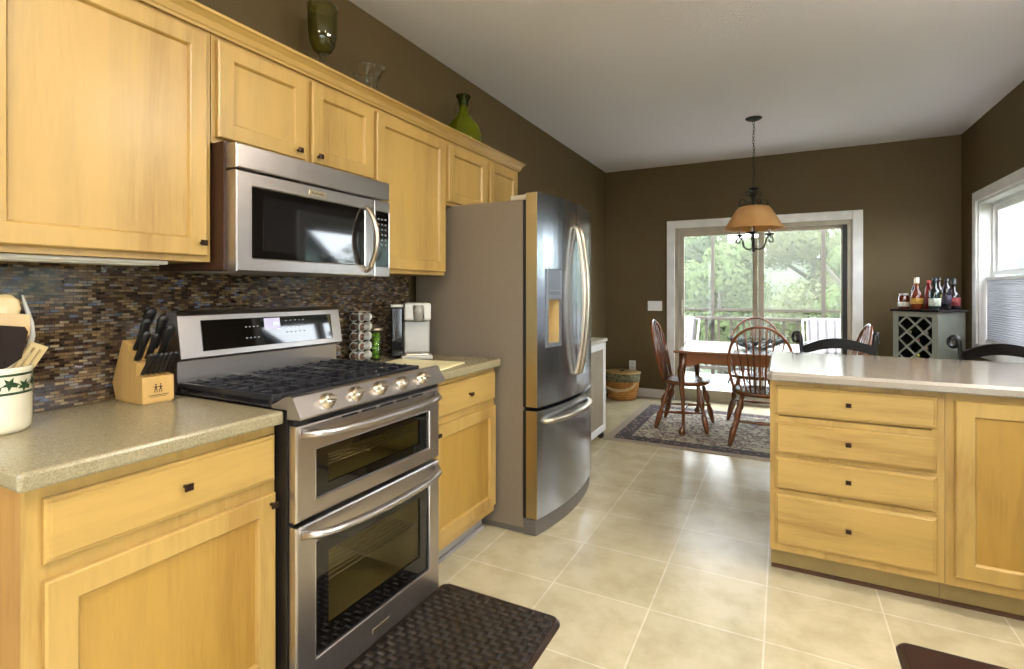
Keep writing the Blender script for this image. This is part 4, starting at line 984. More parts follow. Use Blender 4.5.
# ------------------------------------------------------------------ counter stools
def make_stool():
    t = thing('counter_stool', '', 'stool', (0, 0, 0), 'black stools at the peninsula', world=False); sh = .62
    MB().lathe([(0, sh - .02), (.19, sh - .02), (.205, sh - .005), (.20, sh + .02), (.17, sh + .035), (0, sh + .04)], n=32, cap=False).build('seat', mat('black stool cushion', (26, 24, 24), .6), t)
    for (sx, sy) in ((-1, 1), (1, 1), (-1, -1), (1, -1)):
        MB().tube([(sx * .14, sy * .14, sh - .02), (sx * .17, sy * .17, .3), (sx * .20, sy * .20, 0)], [.014, .013, .012], 10).build('leg', black_m, t)
    MB().tube([(.182 * sx, .182 * sy, .2) for sx, sy in ((1, 1), (-1, 1), (-1, -1), (1, -1))], .008, 8, closed=True).build('foot_ring', black_m, t)
    for sx in (-1, 1):
        pts = [Vector((sx * .165, -.13, sh - .01)), Vector((sx * .190, -.18, .72)), Vector((sx * .205, -.195, .85)), Vector((sx * .208, -.205, .95))]
        # scroll curling outward and back
        for a in arc(24, 0, 1.0):
            th = a * 2 * pi * 1.2; r_ = .034 * (1 - .55 * a); h_ = .034 - r_ * cos(th); dv = Vector((sx * .55, -.83, 0)); pts.append(Vector((sx * .209, -.206, .970 + r_ * 1.25 * sin(th))) + dv * h_)
        MB().tube(pts, [.011] * (len(pts) - 1) + [.014], 10, sq=(1.35, .8)).build('back_post', black_m, t)
    # bowed top rail, a deep curved board
    n = 20; vs = []; fs = []
    for i in range(n + 1):
        s_ = i / n; x = -.200 + .40 * s_; y = -.185 - .055 * sin(pi * s_); zb = .870 + .035 * sin(pi * s_); zt = .925 + .045 * sin(pi * s_)
        for (dy, z) in ((-.010, zb), (.010, zb), (.010, zt), (-.010, zt)): vs.append((x, y + dy, z))
    for i in range(n):
        for q in range(4): fs.append((i * 4 + q, i * 4 + (q + 1) % 4, i * 4 + 4 + (q + 1) % 4, i * 4 + 4 + q))
    fs += [(0, 1, 2, 3), tuple(range(n * 4, n * 4 + 4))]
    MB().add(vs, fs).build('top_rail', black_m, t)
    MB().add([(x, y, z - .13) for x, y, z in vs], fs).build('lower_rail', black_m, t)
    return t
s1 = make_stool(); s1.location = (.36, 3.66, 0); s1.rotation_euler = (0, 0, R(194)); s1['label'] = 'black counter stool with scrolled back posts in front of the sliding door'
clone(s1, (1.15, 3.68, 0), R(190), 'black counter stool with scrolled back posts by the shaded window')

# ------------------------------------------------------------------ pendant
PX, PYY = -.215, 4.89
t = thing('pendant_light', 'wrought iron chandelier with amber shade hanging over the dining table', 'pendant lamp', (PX, PYY, ZC))
MB().lathe([(0, 0), (.066, 0), (.066, -.006), (.05, -.016), (.02, -.026), (0, -.03)], (PX, PYY, ZC), 28, cap=False).build('canopy', iron_m, t)
mb = MB(); z = ZC - .03; i = 0
while z > 2.16:
    TM = Matrix.Translation((PX + .003 * sin(i * .9), PYY, z)) @ Matrix.Rotation(R(90) * (i % 2) + R(20), 4, 'Z')
    mb.tube([(.0085 * cos(a), 0, .017 * sin(a) - .012) for a in arc(13, 0, 2 * pi)[:-1]], .0022, 6, closed=True, T=TM); z -= .0265; i += 1
mb.build('chain', iron_m, t)
st = MB().tube([(PX, PYY, 2.14), (PX, PYY, 1.62)], .008, 10).lathe([(0, 1.60), (.012, 1.607), (.015, 1.62), (.009, 1.635), (0, 1.64)], (PX, PYY, 0), 16, cap=False).lathe([(.0, 2.125), (.022, 2.125), (.04, 2.14), (.045, 2.147), (.0, 2.15)], (PX, PYY, 0), 20, cap=False)
st.lathe([(.0, 2.10), (.014, 2.09), (.02, 2.06), (.012, 2.01), (0, 1.99)], (PX, PYY, 0), 16, cap=False)
stm = st.build('stem', iron_m, t)
def spiral(cx_, cz_, r0, r1, a0, a1, n=20): return [(cx_ + (r0 + (r1 - r0) * i / (n - 1)) * cos(a0 + (a1 - a0) * i / (n - 1)), cz_ + (r0 + (r1 - r0) * i / (n - 1)) * sin(a0 + (a1 - a0) * i / (n - 1))) for i in range(n)]
for q in range(4):
    a = q * pi / 2 + R(27.4)
    TM = Matrix.Translation((PX, PYY, 0)) @ Matrix.Rotation(a, 4, 'Z'); mb = MB()
    up = [(.012, 1.998), (.03, 1.990)] + spiral(.088, 2.022, .040, .014, R(-95), R(290))
    mb.tube([(x, 0, z) for x, z in up], .0055, 8, T=TM)
    up2 = [(.010, 2.04), (.014, 2.07), (.022, 2.095)] + spiral(.048, 2.095, .026, .010, R(180), R(-160))
    mb.tube([(x, 0, z) for x, z in up2], .005, 8, T=TM)
    mb.build('scroll', iron_m, t)
shade_k = NM('amber glass shade'); v = shade_k.coords(); nz = shade_k.n('TexNoise', Scale=7., Detail=5.); shade_k.l(v, nz.inputs[0])
r = shade_k.ramp([(.3, lin((226, 182, 118))), (.7, lin((240, 208, 152)))]); shade_k.l(nz.outputs[0], r.inputs[0]); shade_k.l(r.outputs[0], shade_k.b.inputs[0]); shade_k.b.inputs['Roughness'].default_value = .3
tl = shade_k.n('BsdfTranslucent'); shade_k.l(r.outputs[0], tl.inputs[0]); mxs = shade_k.n('MixShader'); mxs.inputs[0].default_value = .55
shade_k.l(shade_k.b.outputs[0], mxs.inputs[1]); shade_k.l(tl.outputs[0], mxs.inputs[2]); shade_k.l(mxs.outputs[0], shade_k.out.inputs[0])
MB().lathe([(.0, 1.992), (.10, 1.990), (.122, 1.984), (.14, 1.960), (.18, 1.895), (.228, 1.812), (.240, 1.803), (.240, 1.797), (.225, 1.806), (.176, 1.890), (.136, 1.955), (.118, 1.977), (.0, 1.984)], (PX, PYY, 0), 48, cap=False).build('lamp_shade', shade_k.m, t)
for q in range(3):
    a = q * 2 * pi / 3 + R(27.4) + R(0 if q == 0 else 0)
    TM = Matrix.Translation((PX, PYY, 0)) @ Matrix.Rotation(a, 4, 'Z'); mb = MB()
    pts_ = [(.008, 1.66), (.03, 1.632), (.065, 1.628), (.09, 1.65), (.092, 1.69)] + [(x, z) for x, z in spiral(.112, 1.672, .022, .030, R(180), R(-60), 10)]
    pts_ = [(.006, 1.640), (.035, 1.628), (.07, 1.632), (.095, 1.66), (.105, 1.70), (.12, 1.735)]
    mb.tube([(x, 0, z) for x, z in pts_], .0075, 8, T=TM)
    mb.tube([(x, 0, z) for x, z in spiral(.145, 1.705, .030, .010, R(145), R(-230))], .0065, 8, T=TM)
    arm = mb.build('arm', iron_m, t)
    c_ = TM @ Vector((.135, 0, 1.738))
    sub(MB().lathe([(.0, 0), (.008, 0), (.018, .010), (.040, .018), (.042, .022), (.0, .022)], c_, 20, cap=False), 'candle_cup', iron_m, arm, t)
    sub(MB().lathe([(.010, .022), (.010, .062), (0, .064)], c_, 14, cap=False), 'candle_sleeve', white_app, arm, t)

# ------------------------------------------------------------------ basket
BK = (-1.68, 6.075, 0)
t = thing('picnic_basket', 'woven wooden picnic basket with lid and swing handles on the floor', 'basket', BK)
k = NM('woven splint'); tc = k.n('TexCoord'); sp = k.n('SeparateXYZ'); k.l(tc.outputs['Object'], sp.inputs[0])
at = k.n('Math', operation='ARCTAN2'); k.l(sp.outputs[1], at.inputs[0]); k.l(sp.outputs[0], at.inputs[1]); mu = k.n('Math', operation='MULTIPLY'); k.l(at.outputs[0], mu.inputs[0]); mu.inputs[1].default_value = .19
cb = k.n('CombineXYZ'); k.l(mu.outputs[0], cb.inputs[0]); k.l(sp.outputs[2], cb.inputs[1])
br = k.n('TexBrick'); br.offset = .5; k.l(cb.outputs[0], br.inputs[0]); br.inputs['Scale'].default_value = 1; br.inputs['Brick Width'].default_value = .036; br.inputs['Row Height'].default_value = .021; br.inputs['Mortar Size'].default_value = .0025
br.inputs['Color1'].default_value = lin((214, 156, 80)); br.inputs['Color2'].default_value = lin((192, 132, 62)); br.inputs['Mortar'].default_value = lin((92, 52, 22))
k.l(br.outputs[0], k.b.inputs[0]); k.b.inputs['Roughness'].default_value = .5; wv_m = k.m
MB().lathe([(0, 0), (.150, 0), (.158, .01), (.178, .10), (.188, .21), (.190, .215), (.182, .215), (.15, .02), (0, .02)], (BK[0], BK[1], .001), 36, cap=False, sx=1.05, sy=.95).build('body', wv_m, t)
MB().lathe([(.189, .2155), (.196, .217), (.200, .305), (.19, .308), (.184, .218)], (BK[0], BK[1], .001), 36, cap=False, sx=1.05, sy=.95).build('fabric_band', mat('green print liner', (62, 76, 58), .8, c2=(140, 128, 96), scale=38), t)
MB().lathe([(0, .324), (.19, .322), (.205, .318), (.205, .310), (0, .309)], (BK[0], BK[1], .001), 36, cap=False, sx=1.05, sy=.95).build('lid', wd_t, t)
sub(MB().box(BK[0] - .02, BK[0] + .02, BK[1] - .012, BK[1] + .012, .3255, .340, .004), 'knob', bronze_m, t.children[-1], t)
for sg in (-1, 1):
    mb = MB(); mb.tube([(BK[0] + .205 * cos(a), BK[1] - .186 - .010 - .004 * sg, .245 - .12 * (sin(a)) - .0 ) for a in arc(15, R(8 + 0 if sg > 0 else 60), R(120 if sg > 0 else 172))], .009, 8, sq=(.7, 1.6)); mb.build('swing_handle', wd_l, t)

# ------------------------------------------------------------------ wine cabinet
PH = R(40); WM = Vector((1.149 * 5.5 / 5.45, 5.50, 0)); ww, wdp, wh = .355, .385, 1.112
t = thing('wine_cabinet', 'grey-green wine cabinet with black top and diamond lattice, in the corner', 'wine rack', WM, world=False)
t.rotation_euler = (0, 0, -PH)    # local: x along the front (negative toward the lattice's far side), y to the back
wc = mat('grey green paint', (126, 129, 118), .5); wdark = mat('dark rack interior', (24, 22, 22), .7)
mb = MB().box(-.02, 0, 0, wdp, 0, wh - .022).box(-ww, -ww + .02, 0, wdp, 0, wh - .022).box(-ww + .02, -.02, wdp - .012, wdp, .0, wh - .022).box(-ww + .02, -.02, 0, wdp - .012, 0, .03).box(-ww + .02, -.02, .004, wdp - .012, .50, .52).box(-ww + .02, -.02, 0, wdp - .012, wh - .042, wh - .022)
mb.box(-.045, -.0005, -.004, 0, 0, wh - .0225).box(-ww, -ww + .045, -.004, 0, 0, wh - .0225).box(-ww + .045, -.045, -.004, 0, wh - .065, wh - .0225).box(-ww + .045, -.045, -.004, 0, .48, .53)
mb.build('cabinet_box', wc, t)
MB().box(-ww + .021, -.021, .30, .31, .53, wh - .043).box(-ww + .0205, -ww + .024, .014, .30, .53, wh - .043).box(-.024, -.0205, .014, .30, .53, wh - .043).box(-ww + .024, -.024, .014, .30, .521, .53).box(-ww + .024, -.024, .014, .30, wh - .052, wh - .043).build('rack_liner', wdark, t)
MB().box(-ww - .022, .022, -.022, wdp + .01, wh - .022, wh, .004).build('top', mat('black cabinet top', (30, 24, 24), .25), t)
lt = MB(); lx0, lx1, lz0, lz1 = -ww + .045, -.045, .53, wh - .065; step = .132
def seg(c, s):
    # line z = c + s*x clipped to window
    pts_ = []
    for x in (lx0, lx1):
        z = c + s * x
        if lz0 <= z <= lz1: pts_.append((x, z))
    for z in (lz0, lz1):
        x = (z - c) / s
        if lx0 < x < lx1: pts_.append((x, z))
    return sorted(pts_)[:2] if len(pts_) >= 2 else None
lc = (lx0 + lx1) / 2
for s_ in (1, -1):
    for i in range(-6, 7):
        c = (lz1 - .066 - lc * s_) + i * step; p_ = seg(c, s_)
        if p_ and (Vector(p_[1]) - Vector(p_[0])).length > .02:
            (xa, za), (xb, zb_) = p_; dv = Vector((xb - xa, 0, zb_ - za)); L_ = dv.length; an = math.atan2(zb_ - za, xb - xa)
            TM = Matrix.Translation(((xa + xb) / 2, 0, (za + zb_) / 2)) @ Matrix.Rotation(-an, 4, 'Y')
            lt.box(-L_ / 2, L_ / 2, -.003 if s_ > 0 else -.0045, .010, -.0065, .0065, T=TM)
lt.build('lattice', wc, t)
MB().box(-ww + .046, -.046, -.010, 0, .05, .475, .002).build('door', wc, t)
# bottles lying in the lattice, necks showing
def lying(x, z, c, lab):
    q = thing('wine_bottle', lab, 'bottle', (0, 0, 0), 'bottles lying in the wine rack', world=False)
    Tm = Matrix.Translation(WM) @ Matrix.Rotation(-PH, 4, 'Z') @ Matrix.Translation((x, .012, z)) @ Matrix.Rotation(R(-90), 4, 'X')
    q.location = Tm.to_translation(); q.rotation_euler = Tm.to_euler()
    MB().lathe([(.0, 0), (.0155, 0), (.0155, .03), (.0135, .032)], n=16, cap=False).build('capsule', mat('foil ' + lab[:6], c, .35, metal=.3), q)
    MB().lathe([(.0135, .032), (.0135, .085), (.033, .13), (.036, .16), (.036, .275), (0, .275)], n=18, cap=False).build('body', mat('bottle glass dark', (24, 34, 24), .08), q)
lcx = lc
for (dx, dz, c, lab) in ((-.066, -.132, (170, 160, 110), 'gold capped wine bottle lying at the lattice edge toward the sliding door'), (.066, -.132, (190, 190, 190), 'silver capped wine bottle lying high in the lattice'), (.0, -.198, (150, 60, 60), 'red capped wine bottle lying in the middle of the lattice'),
                         (-.066, -.264, (60, 40, 80), 'purple capped wine bottle lying low in the lattice'), (.066, -.264, (190, 150, 130), 'pink capped wine bottle lying low in the lattice'), (.0, -.330, (190, 200, 60), 'yellow-green capped wine bottle lying lowest in the lattice')):
    lying(lcx + dx, lz1 + dz - .066 + .066 - .006, c, lab)
# liquor bottles on top
def bottle(label, lx, ly, prof, glass, capc, lab_c, band, capz):
    P_ = WM + Matrix.Rotation(-PH, 3, 'Z') @ Vector((lx, ly, 0)); P_.z = wh + .0005
    q = thing('liquor_bottle', label, 'bottle', P_, 'bottles on the wine cabinet', world=False)
    MB().lathe([(0, 0)] + prof, n=20, cap=False).build('body', mat('bottle body ' + label[:12], glass, .06, spec=.8), q)
    r_, z0, z1 = band; MB().lathe([(r_, z0), (r_ + .0012, z0 + .001), (r_ + .0012, z1 - .001), (r_, z1)], n=20, cap=False).build('bottle_label', mat('label ' + label[:12], lab_c, .6, c2=tuple(int(x * .75) for x in lab_c), scale=50), q)
    cr_, c0, c1 = capz; MB().lathe([(cr_, c0), (cr_, c1), (0, c1 + .001)], n=16, cap=False).build('cap', mat('cap ' + label[:12], capc, .35), q)
def bp(r_, hs, nr, nh, rd=.004): return [(r_ - rd, 0), (r_, rd), (r_, hs), (r_ * .8, hs + .022), (nr, hs + .045), (nr, nh), (0, nh)]
bottle('squat jar-shaped bottle with a white label, nearest the sliding door', -.305, .06, [(.038, 0), (.041, .004), (.041, .10), (.034, .115), (.034, .120), (0, .12)], (90, 30, 16), (190, 190, 186), (226, 220, 206), (.0415, .02, .06), (.036, .120, .135))
bottle('tall dark bottle with an orange neck behind the squat jar', -.285, .20, bp(.034, .17, .014, .24), (46, 20, 14), (30, 18, 14), (206, 110, 70), (.0145, .20, .23), (.017, .24, .268))
bottle('round amber bottle with an oval gold label and white stopper', -.205, .07, [(.036, 0), (.044, .01), (.046, .10), (.036, .14), (.016, .175), (.014, .235), (0, .235)], (110, 44, 16), (226, 216, 190), (196, 150, 60), (.0468, .045, .095), (.019, .225, .275))
bottle('red bottle with a pale red cap behind the amber bottle', -.185, .21, bp(.034, .16, .014, .225), (116, 22, 20), (200, 90, 80), (130, 30, 26), (.0365, .04, .12), (.017, .225, .25))
bottle('brown bottle with a yellow label behind the green bottle', -.105, .20, bp(.034, .16, .014, .25), (50, 26, 18), (30, 26, 26), (210, 180, 50), (.0365, .04, .13), (.018, .25, .275))
bottle('dark green bottle with a white label at the front corner', -.065, .07, bp(.040, .14, .015, .24), (20, 36, 34), (28, 34, 44), (206, 214, 196), (.0405, .03, .095), (.018, .24, .268))
bottle('slim dark bottle standing between the green and dark red labels', -.020, .15, bp(.032, .17, .013, .235), (26, 22, 30), (24, 22, 26), (60, 50, 70), (.0325, .05, .12), (.016, .235, .262))
bottle('wide dark bottle with a dark red label nearest the window', -.045, .30, [(.042, 0), (.046, .004), (.046, .115), (.036, .135), (.017, .16), (.015, .215), (0, .215)], (34, 22, 24), (30, 30, 34), (140, 52, 52), (.0465, .03, .10), (.020, .21, .265))

# ------------------------------------------------------------------ added ceiling lights, out of view, to brighten the rooms
def dome(label, x, y, st, r_=.21):
    t = thing('added_ceiling_light', label, 'ceiling light', (x, y, ZC), 'added ceiling fill lights')
    MB().lathe([(0, 0), (r_ + .02, 0), (r_ + .02, -.02), (r_, -.025), (0, -.025)], (x, y, ZC - .001), 32, cap=False).build('mounting_pan', white_m, t)
    MB().tube([(x, y, ZC - .026), (x, y, ZC - .08)], .012, 10).lathe([(0, -.07), (r_ * .5, -.075), (r_ * .85, -.10), (r_, -.14), (r_ * .9, -.18), (r_ * .6, -.215), (0, -.23)], (x, y, ZC), 32, cap=False).build('fill_dome', emit('added dome glow', FILL_WARM, FILL_STRENGTH * st), t)
dome('added round fill light on the kitchen ceiling near the range', .1, .7, .8)
dome('added round fill light on the kitchen ceiling over the peninsula', 1.27, 2.3, 1.2)
dome('added round fill light on the ceiling behind the kitchen walkway', -.55, -.7, .9)
dome('added round fill light on the ceiling farthest from the dining table', -.45, -2.0, .9)

# ------------------------------------------------------------------ outside: porch
deck_m = wood('weathered deck boards', (196, 190, 180), (168, 160, 150), 0, rough=.7)
k = NM('deck planks'); v = k.coords(); br = k.n('TexBrick'); k.l(v, br.inputs[0]); br.inputs['Scale'].default_value = 1; br.inputs['Brick Width'].default_value = 3.; br.inputs['Row Height'].default_value = .14; br.inputs['Mortar Size'].default_value = .004
br.inputs['Color1'].default_value = lin((150, 147, 142)); br.inputs['Color2'].default_value = lin((138, 134, 128)); br.inputs['Mortar'].default_value = lin((80, 76, 72)); k.l(br.outputs[0], k.b.inputs[0]); k.b.inputs['Roughness'].default_value = .7
struct(MB().box(-4, 3.2, YB + .141, 8.95, -.14, -.06), 'porch_floor', k.m)
rail_m = mat('taupe railing paint', (62, 55, 48), .6)
t = thing('porch_railing', 'taupe porch railing with square balusters beyond the sliding door', 'railing', (-.4, 8.8, -.06))
MB().box(-3.9, 3.1, 8.755, 8.845, .815, .86, .004).build('top_rail', rail_m, t); MB().box(-3.9, 3.1, 8.775, 8.825, .03, .08).build('bottom_rail', rail_m, t)
bp0 = None
for i in range(38):
    x = -3.8 + i * .182
    if bp0 is None: bp0 = MB().box(-.017, .017, -.017, .017, .08, .815).build('baluster', rail_m, t, off=(0, 0, 0)); bp0.location = (x + .4, 0, .06)
    else: c_ = bp0.copy(); COL.objects.link(c_); c_.location = (x + .4, 0, .06)
t = thing('screen_frame', 'slender taupe screen framing with posts and mid rail around the porch', 'porch screen', (-.4, 8.9, -.06))
for x in (-3.9, -2.54, -.985, .54, 2.06, 3.1): MB().box(x - .025, x + .025, 8.87, 8.93, -.06, 3.0).build('post', rail_m, t)
MB().box(-3.9, 3.1, 8.875, 8.925, .955, .99).build('mid_rail', rail_m, t); MB().box(-3.9, 3.1, 8.865, 8.935, 3.0, 3.12).build('header', rail_m, t)
sk = NM('insect screen mesh'); sk.t.nodes.remove(sk.b); tr_ = sk.n('BsdfTransparent'); df_ = sk.n('BsdfDiffuse'); df_.inputs[0].default_value = lin((120, 122, 118)); mx_ = sk.n('MixShader'); mx_.inputs[0].default_value = .15
sk.l(tr_.outputs[0], mx_.inputs[1]); sk.l(df_.outputs[0], mx_.inputs[2]); sk.l(mx_.outputs[0], sk.out.inputs[0])
for (a, b) in ((-3.875, -2.565), (-2.515, -1.01), (-.96, .515), (.565, 2.035), (2.085, 3.075)):
    MB().box(a, b, 8.899, 8.901, .99, 3.0).box(a, b, 8.899, 8.901, -.05, .955).build('insect_screen', sk.m, t)
# porch chairs with striped cushions
k = NM('striped outdoor fabric'); tc = k.n('TexCoord'); sp = k.n('SeparateXYZ'); k.l(tc.outputs['Object'], sp.inputs[0])
mu = k.n('Math', operation='MULTIPLY'); k.l(sp.outputs[0], mu.inputs[0]); mu.inputs[1].default_value = 62.; si = k.n('Math', operation='SINE'); k.l(mu.outputs[0], si.inputs[0])
r = k.ramp([(.0, lin((130, 128, 128))), (.45, lin((130, 128, 128))), (.55, lin((84, 80, 84)))]); k.l(si.outputs[0], r.inputs[0]); k.l(r.outputs[0], k.b.inputs[0]); k.b.inputs['Roughness'].default_value = .9; stripe_m = k.m
frame_pale = mat('cast aluminium frame', (150, 152, 146), .5)
def patio(label, loc, rz, wdt):
    t = thing('patio_chair' if wdt < .8 else 'patio_loveseat', label, 'patio seat', loc, world=False); t.rotation_euler = (0, 0, rz); h = wdt / 2
    MB().box(-h + .04, h - .04, -.25, .27, .36, .47, .03).build('seat_cushion', stripe_m, t)
    TM = Matrix.Translation((0, -.27, .46)) @ Matrix.Rotation(R(12), 4, 'X')
    MB().box(-h + .04, h - .04, -.05, .05, .0, .50, .035, T=TM).build('back_cushion', stripe_m, t)
    mb = MB()
    for sx in (-1, 1):
        mb.tube([(sx * h, -.30, 0), (sx * h, -.28, .36), (sx * h, -.40, .92)], .014, 8).tube([(sx * h, .30, 0), (sx * h, .27, .36), (sx * h, .25, .62), (sx * h, .10, .66), (sx * h, -.30, .60)], .013, 8)
        mb.tube([(sx * h, -.28, .345), (sx * h, .27, .345)], .012, 8)
    mb.tube([(-h, -.28, .345), (h, -.28, .345)], .012, 8).tube([(-h, .27, .345), (h, .27, .345)], .012, 8).tube([(-h, -.40, .92), (h, -.40, .92)], .012, 8)
    mb.build('frame', frame_pale, t)
patio('striped-cushion patio chair on the porch, behind the side-on dining chair', (-1.50, 7.75, -.06), R(160), .62)
patio('wide striped-cushion patio seat on the porch, behind the black stool', (.80, 8.1, -.06), R(186), 1.0)
t = thing('patio_table', 'small dark metal patio table standing between the porch seats', 'table', (-.62, 8.2, -.06))
MB().lathe([(0, .40), (.22, .40), (.22, .415), (0, .418)], (-.62, 8.2, -.06), 28, cap=False).build('table_top', iron_m, t)
for a in (0, 2.1, 4.2): MB().tube([(-.60 + .17 * cos(a), 8.2 + .17 * sin(a), .34), (-.60 + .06 * cos(a), 8.2 + .06 * sin(a), .14), (-.60 + .18 * cos(a), 8.2 + .18 * sin(a), -.058)], .009, 8).build('leg', iron_m, t)

# ------------------------------------------------------------------ outside: ground, trees, houses
struct(MB().box(-45, 60, -30, 90, -2.9, -2.6), 'ground', mat('lawn grass', (62, 74, 44), .9, c2=(50, 62, 36), scale=4))
def leaf_mat(name, c, c2):
    m = mat(name, c, .8, c2=c2, scale=2.5); t_ = m.node_tree; bs = t_.nodes['Principled BSDF']; src = bs.inputs['Base Color'].links[0].from_socket
    tl = t_.nodes.new('ShaderNodeBsdfTranslucent'); t_.links.new(src, tl.inputs[0]); mx = t_.nodes.new('ShaderNodeMixShader'); mx.inputs[0].default_value = .5
    t_.links.new(bs.outputs[0], mx.inputs[1]); t_.links.new(tl.outputs[0], mx.inputs[2]); t_.links.new(mx.outputs[0], t_.nodes['Material Output'].inputs[0]); return m
leafms = [leaf_mat('leaf pale green', (98, 114, 66), (82, 98, 54)), leaf_mat('leaf mid green', (88, 106, 64), (74, 92, 52)), leaf_mat('leaf yellow green', (108, 114, 76), (92, 100, 62))]
bark = mat('grey bark', (70, 64, 54), .9)
def tree(label, x, y, zb, h, rad, mi, seed, nl=11000, leaf=.17):
    rn = random.Random(seed); t = thing('tree', label, 'tree', (x, y, zb), 'trees beyond the porch', world=False)
    mb = MB().tube([(0, 0, 0), (.1, 0, h * .3), (0, .1, h * .6), (.05, 0, h * .85)], [.22, .17, .11, .04], 8)
    for i in range(7): a = i * 2.4; z = h * (.3 + .07 * i); mb.tube([(0, 0, z), (rad * .45 * cos(a), rad * .45 * sin(a), z + h * .1), (rad * .7 * cos(a), rad * .7 * sin(a), z + h * .2)], [.08, .05, .02], 6)
    mb.build('trunk', bark, t)
    blobs = []
    for i in range(16):
        a = rn.random() * 2 * pi; rr_ = rad * .62 * rn.random() ** .6; zz = h * (.34 + .52 * rn.random()); shrink = 1 - .55 * max(0, (zz / h - .55)) / .45
        blobs.append((rr_ * cos(a) * shrink, rr_ * sin(a) * shrink, zz, rad * (.34 + .2 * rn.random()) * shrink))
    vs = []; fs = []
    for i in range(nl):
        b = blobs[rn.randrange(len(blobs))]; d = Vector((rn.gauss(0, 1), rn.gauss(0, 1), rn.gauss(0, 1))).normalized() * b[3] * (.72 + .32 * rn.random()); p = Vector(b[:3]) + d
        u_ = Vector((rn.gauss(0, 1), rn.gauss(0, 1), rn.gauss(0, 1))).normalized(); w_ = d.normalized().cross(u_).normalized(); u_ = (w_.cross(d.normalized()) + d.normalized() * rn.uniform(-.5, .5)).normalized(); s_ = leaf * (.5 + rn.random() * .7)
        o_ = len(vs); vs += [p - u_ * s_ * .5, p + w_ * s_ * .3, p + u_ * s_ * .5, p - w_ * s_ * .3]; fs.append((o_, o_ + 1, o_ + 2, o_ + 3))
    MB().add(vs, fs).build('foliage', leafms[mi], t, closed_normals=False)
specs = [(-7.4, 20, 6.6, 2.3, 1), (-5.2, 15.6, 5.6, 1.9, 0), (-2.9, 19.5, 6.7, 2.1, 1), (-1.5, 15.2, 6.0, 1.8, 0), (.9, 19, 7.2, 2.2, 2), (2.0, 14.6, 5.9, 1.7, 0), (4.1, 21, 6.4, 1.9, 1), (-8.5, 27, 8.2, 3.0, 2), (-2.4, 27, 8.4, 3.0, 0), (3.4, 28, 8.4, 3.0, 1), (-15., 30, 7.4, 3.0, 2)]
for i, (x, y, h_, rd_, mi) in enumerate(specs):
    pos = ['the fridge side of the porch view', 'the porch chair', 'the door panel beside the wall switch', 'the pendant lamp', 'the middle stile of the door', 'the black stool', 'the dark door edge'][i] if i < 7 else ['the far row toward the fridge side', 'the far row behind the table', 'the far row behind the pendant', 'the far row toward the wine cabinet'][i - 7]
    tree(['mid green', 'pale green', 'yellow green'][{1: 0, 0: 1, 2: 2}[mi]] + ' leafy tree outside, ' + ('in ' if i >= 7 else 'in line with ') + pos, x, y, -2.6, h_, rd_, mi, 20 + i)
hill = MB(); nx, ny = 30, 8
hill.add([(-40 + 80 * i / nx, 32 + 20 * j / ny, -2.6 + 7.0 * (j / ny) ** .7 + .9 * mnoise.noise(Vector((i * .7, j * .7, 1)))) for j in range(ny + 1) for i in range(nx + 1)], [(j * (nx + 1) + i, j * (nx + 1) + i + 1, (j + 1) * (nx + 1) + i + 1, (j + 1) * (nx + 1) + i) for j in range(ny) for i in range(nx)], True)
struct(hill, 'hillside', mat('wooded hillside', (46, 56, 34), .9, c2=(34, 44, 26), scale=1.4, bump=.5))
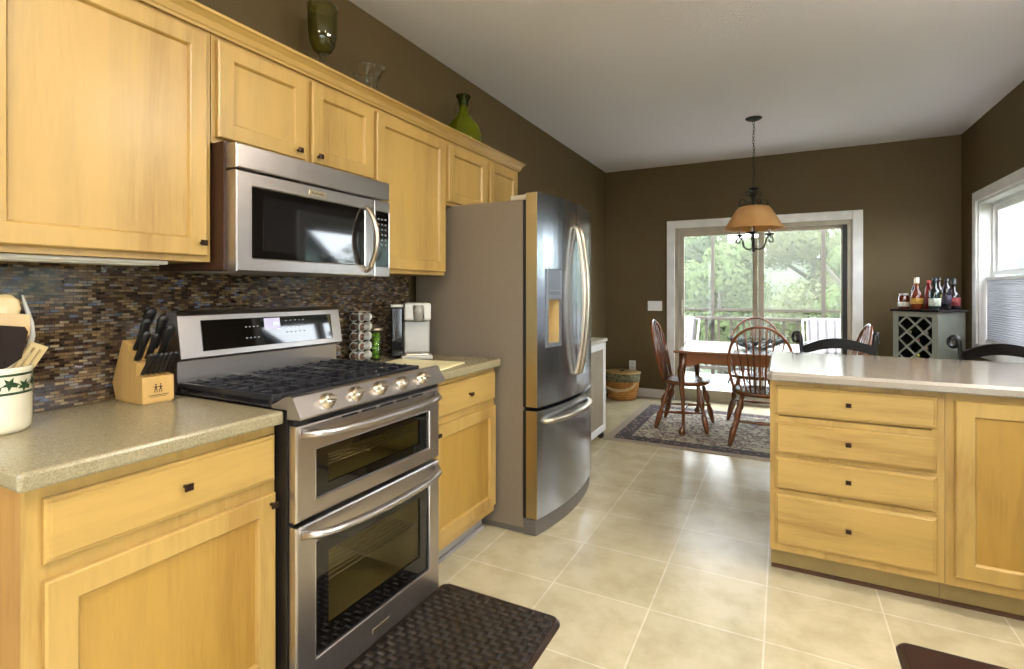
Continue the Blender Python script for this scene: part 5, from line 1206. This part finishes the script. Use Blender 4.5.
# neighbouring houses seen through and reflected from the dining window
k = NM('lap siding'); v = k.coords(); sp = k.n('SeparateXYZ'); k.l(v, sp.inputs[0]); mu = k.n('Math', operation='MULTIPLY'); k.l(sp.outputs[2], mu.inputs[0]); mu.inputs[1].default_value = 7.; fc = k.n('Math', operation='FRACT'); k.l(mu.outputs[0], fc.inputs[0])
r = k.ramp([(0, lin((92, 106, 100))), (.12, lin((112, 128, 120)))]); k.l(fc.outputs[0], r.inputs[0]); k.l(r.outputs[0], k.b.inputs[0]); siding_m = k.m
k = NM('roof shingles'); v = k.coords(); br = k.n('TexBrick'); k.l(v, br.inputs[0]); br.inputs['Scale'].default_value = 1; br.inputs['Brick Width'].default_value = .35; br.inputs['Row Height'].default_value = .16; br.inputs['Mortar Size'].default_value = .01
br.inputs['Color1'].default_value = lin((52, 52, 58)); br.inputs['Color2'].default_value = lin((40, 40, 46)); br.inputs['Mortar'].default_value = lin((26, 26, 30)); k.l(br.outputs[0], k.b.inputs[0]); roof_m = k.m
def house(label, x0, x1, y0, y1, ez, rz_):
    t = thing('house', label, 'house', ((x0 + x1) / 2, (y0 + y1) / 2, -2.6))
    ym = (y0 + y1) / 2
    MB().prism([(y0, -2.6), (y1, -2.6), (y1, ez), (ym, rz_), (y0, ez)], 'x', x0, x1).build('walls', siding_m, t)
    o = .4; MB().prism([(y0 - o, ez - o * (rz_ - ez) / (ym - y0) + .02), (ym, rz_ + .02), (y1 + o, ez - o * (rz_ - ez) / (y1 - ym) + .02), (y1 + o, ez - o * (rz_ - ez) / (y1 - ym) + .2), (ym, rz_ + .2), (y0 - o, ez - o * (rz_ - ez) / (ym - y0) + .2)], 'x', x0 - .3, x1 + .3).build('roof', roof_m, t)
    for y in (y0 + 1.5,):
        f_ = MB().box(x0 - .05, x0 - .001, y, y + 1., .0, 1.4).build('window', white_m, t); sub(MB().box(x0 - .06, x0 - .0505, y + .08, y + .92, .08, 1.32), 'pane', blackgl_m, f_, t)
house('neighbouring house with grey shingle roof outside the kitchen window', 9.0, 18, 4.5, 11.5, 1.9, 4.6)
house('neighbouring house with pale green siding outside the shaded window', 6.5, 14, 17.5, 27, 4.6, 8.0)
tree('leafy tree between the two neighbouring houses', 10.5, 14.2, -2.6, 6.2, 1.7, 0, 77, 1600)

for o in bpy.data.objects:
    for kk in ('_w', '_o'):
        if kk in o: del o[kk]
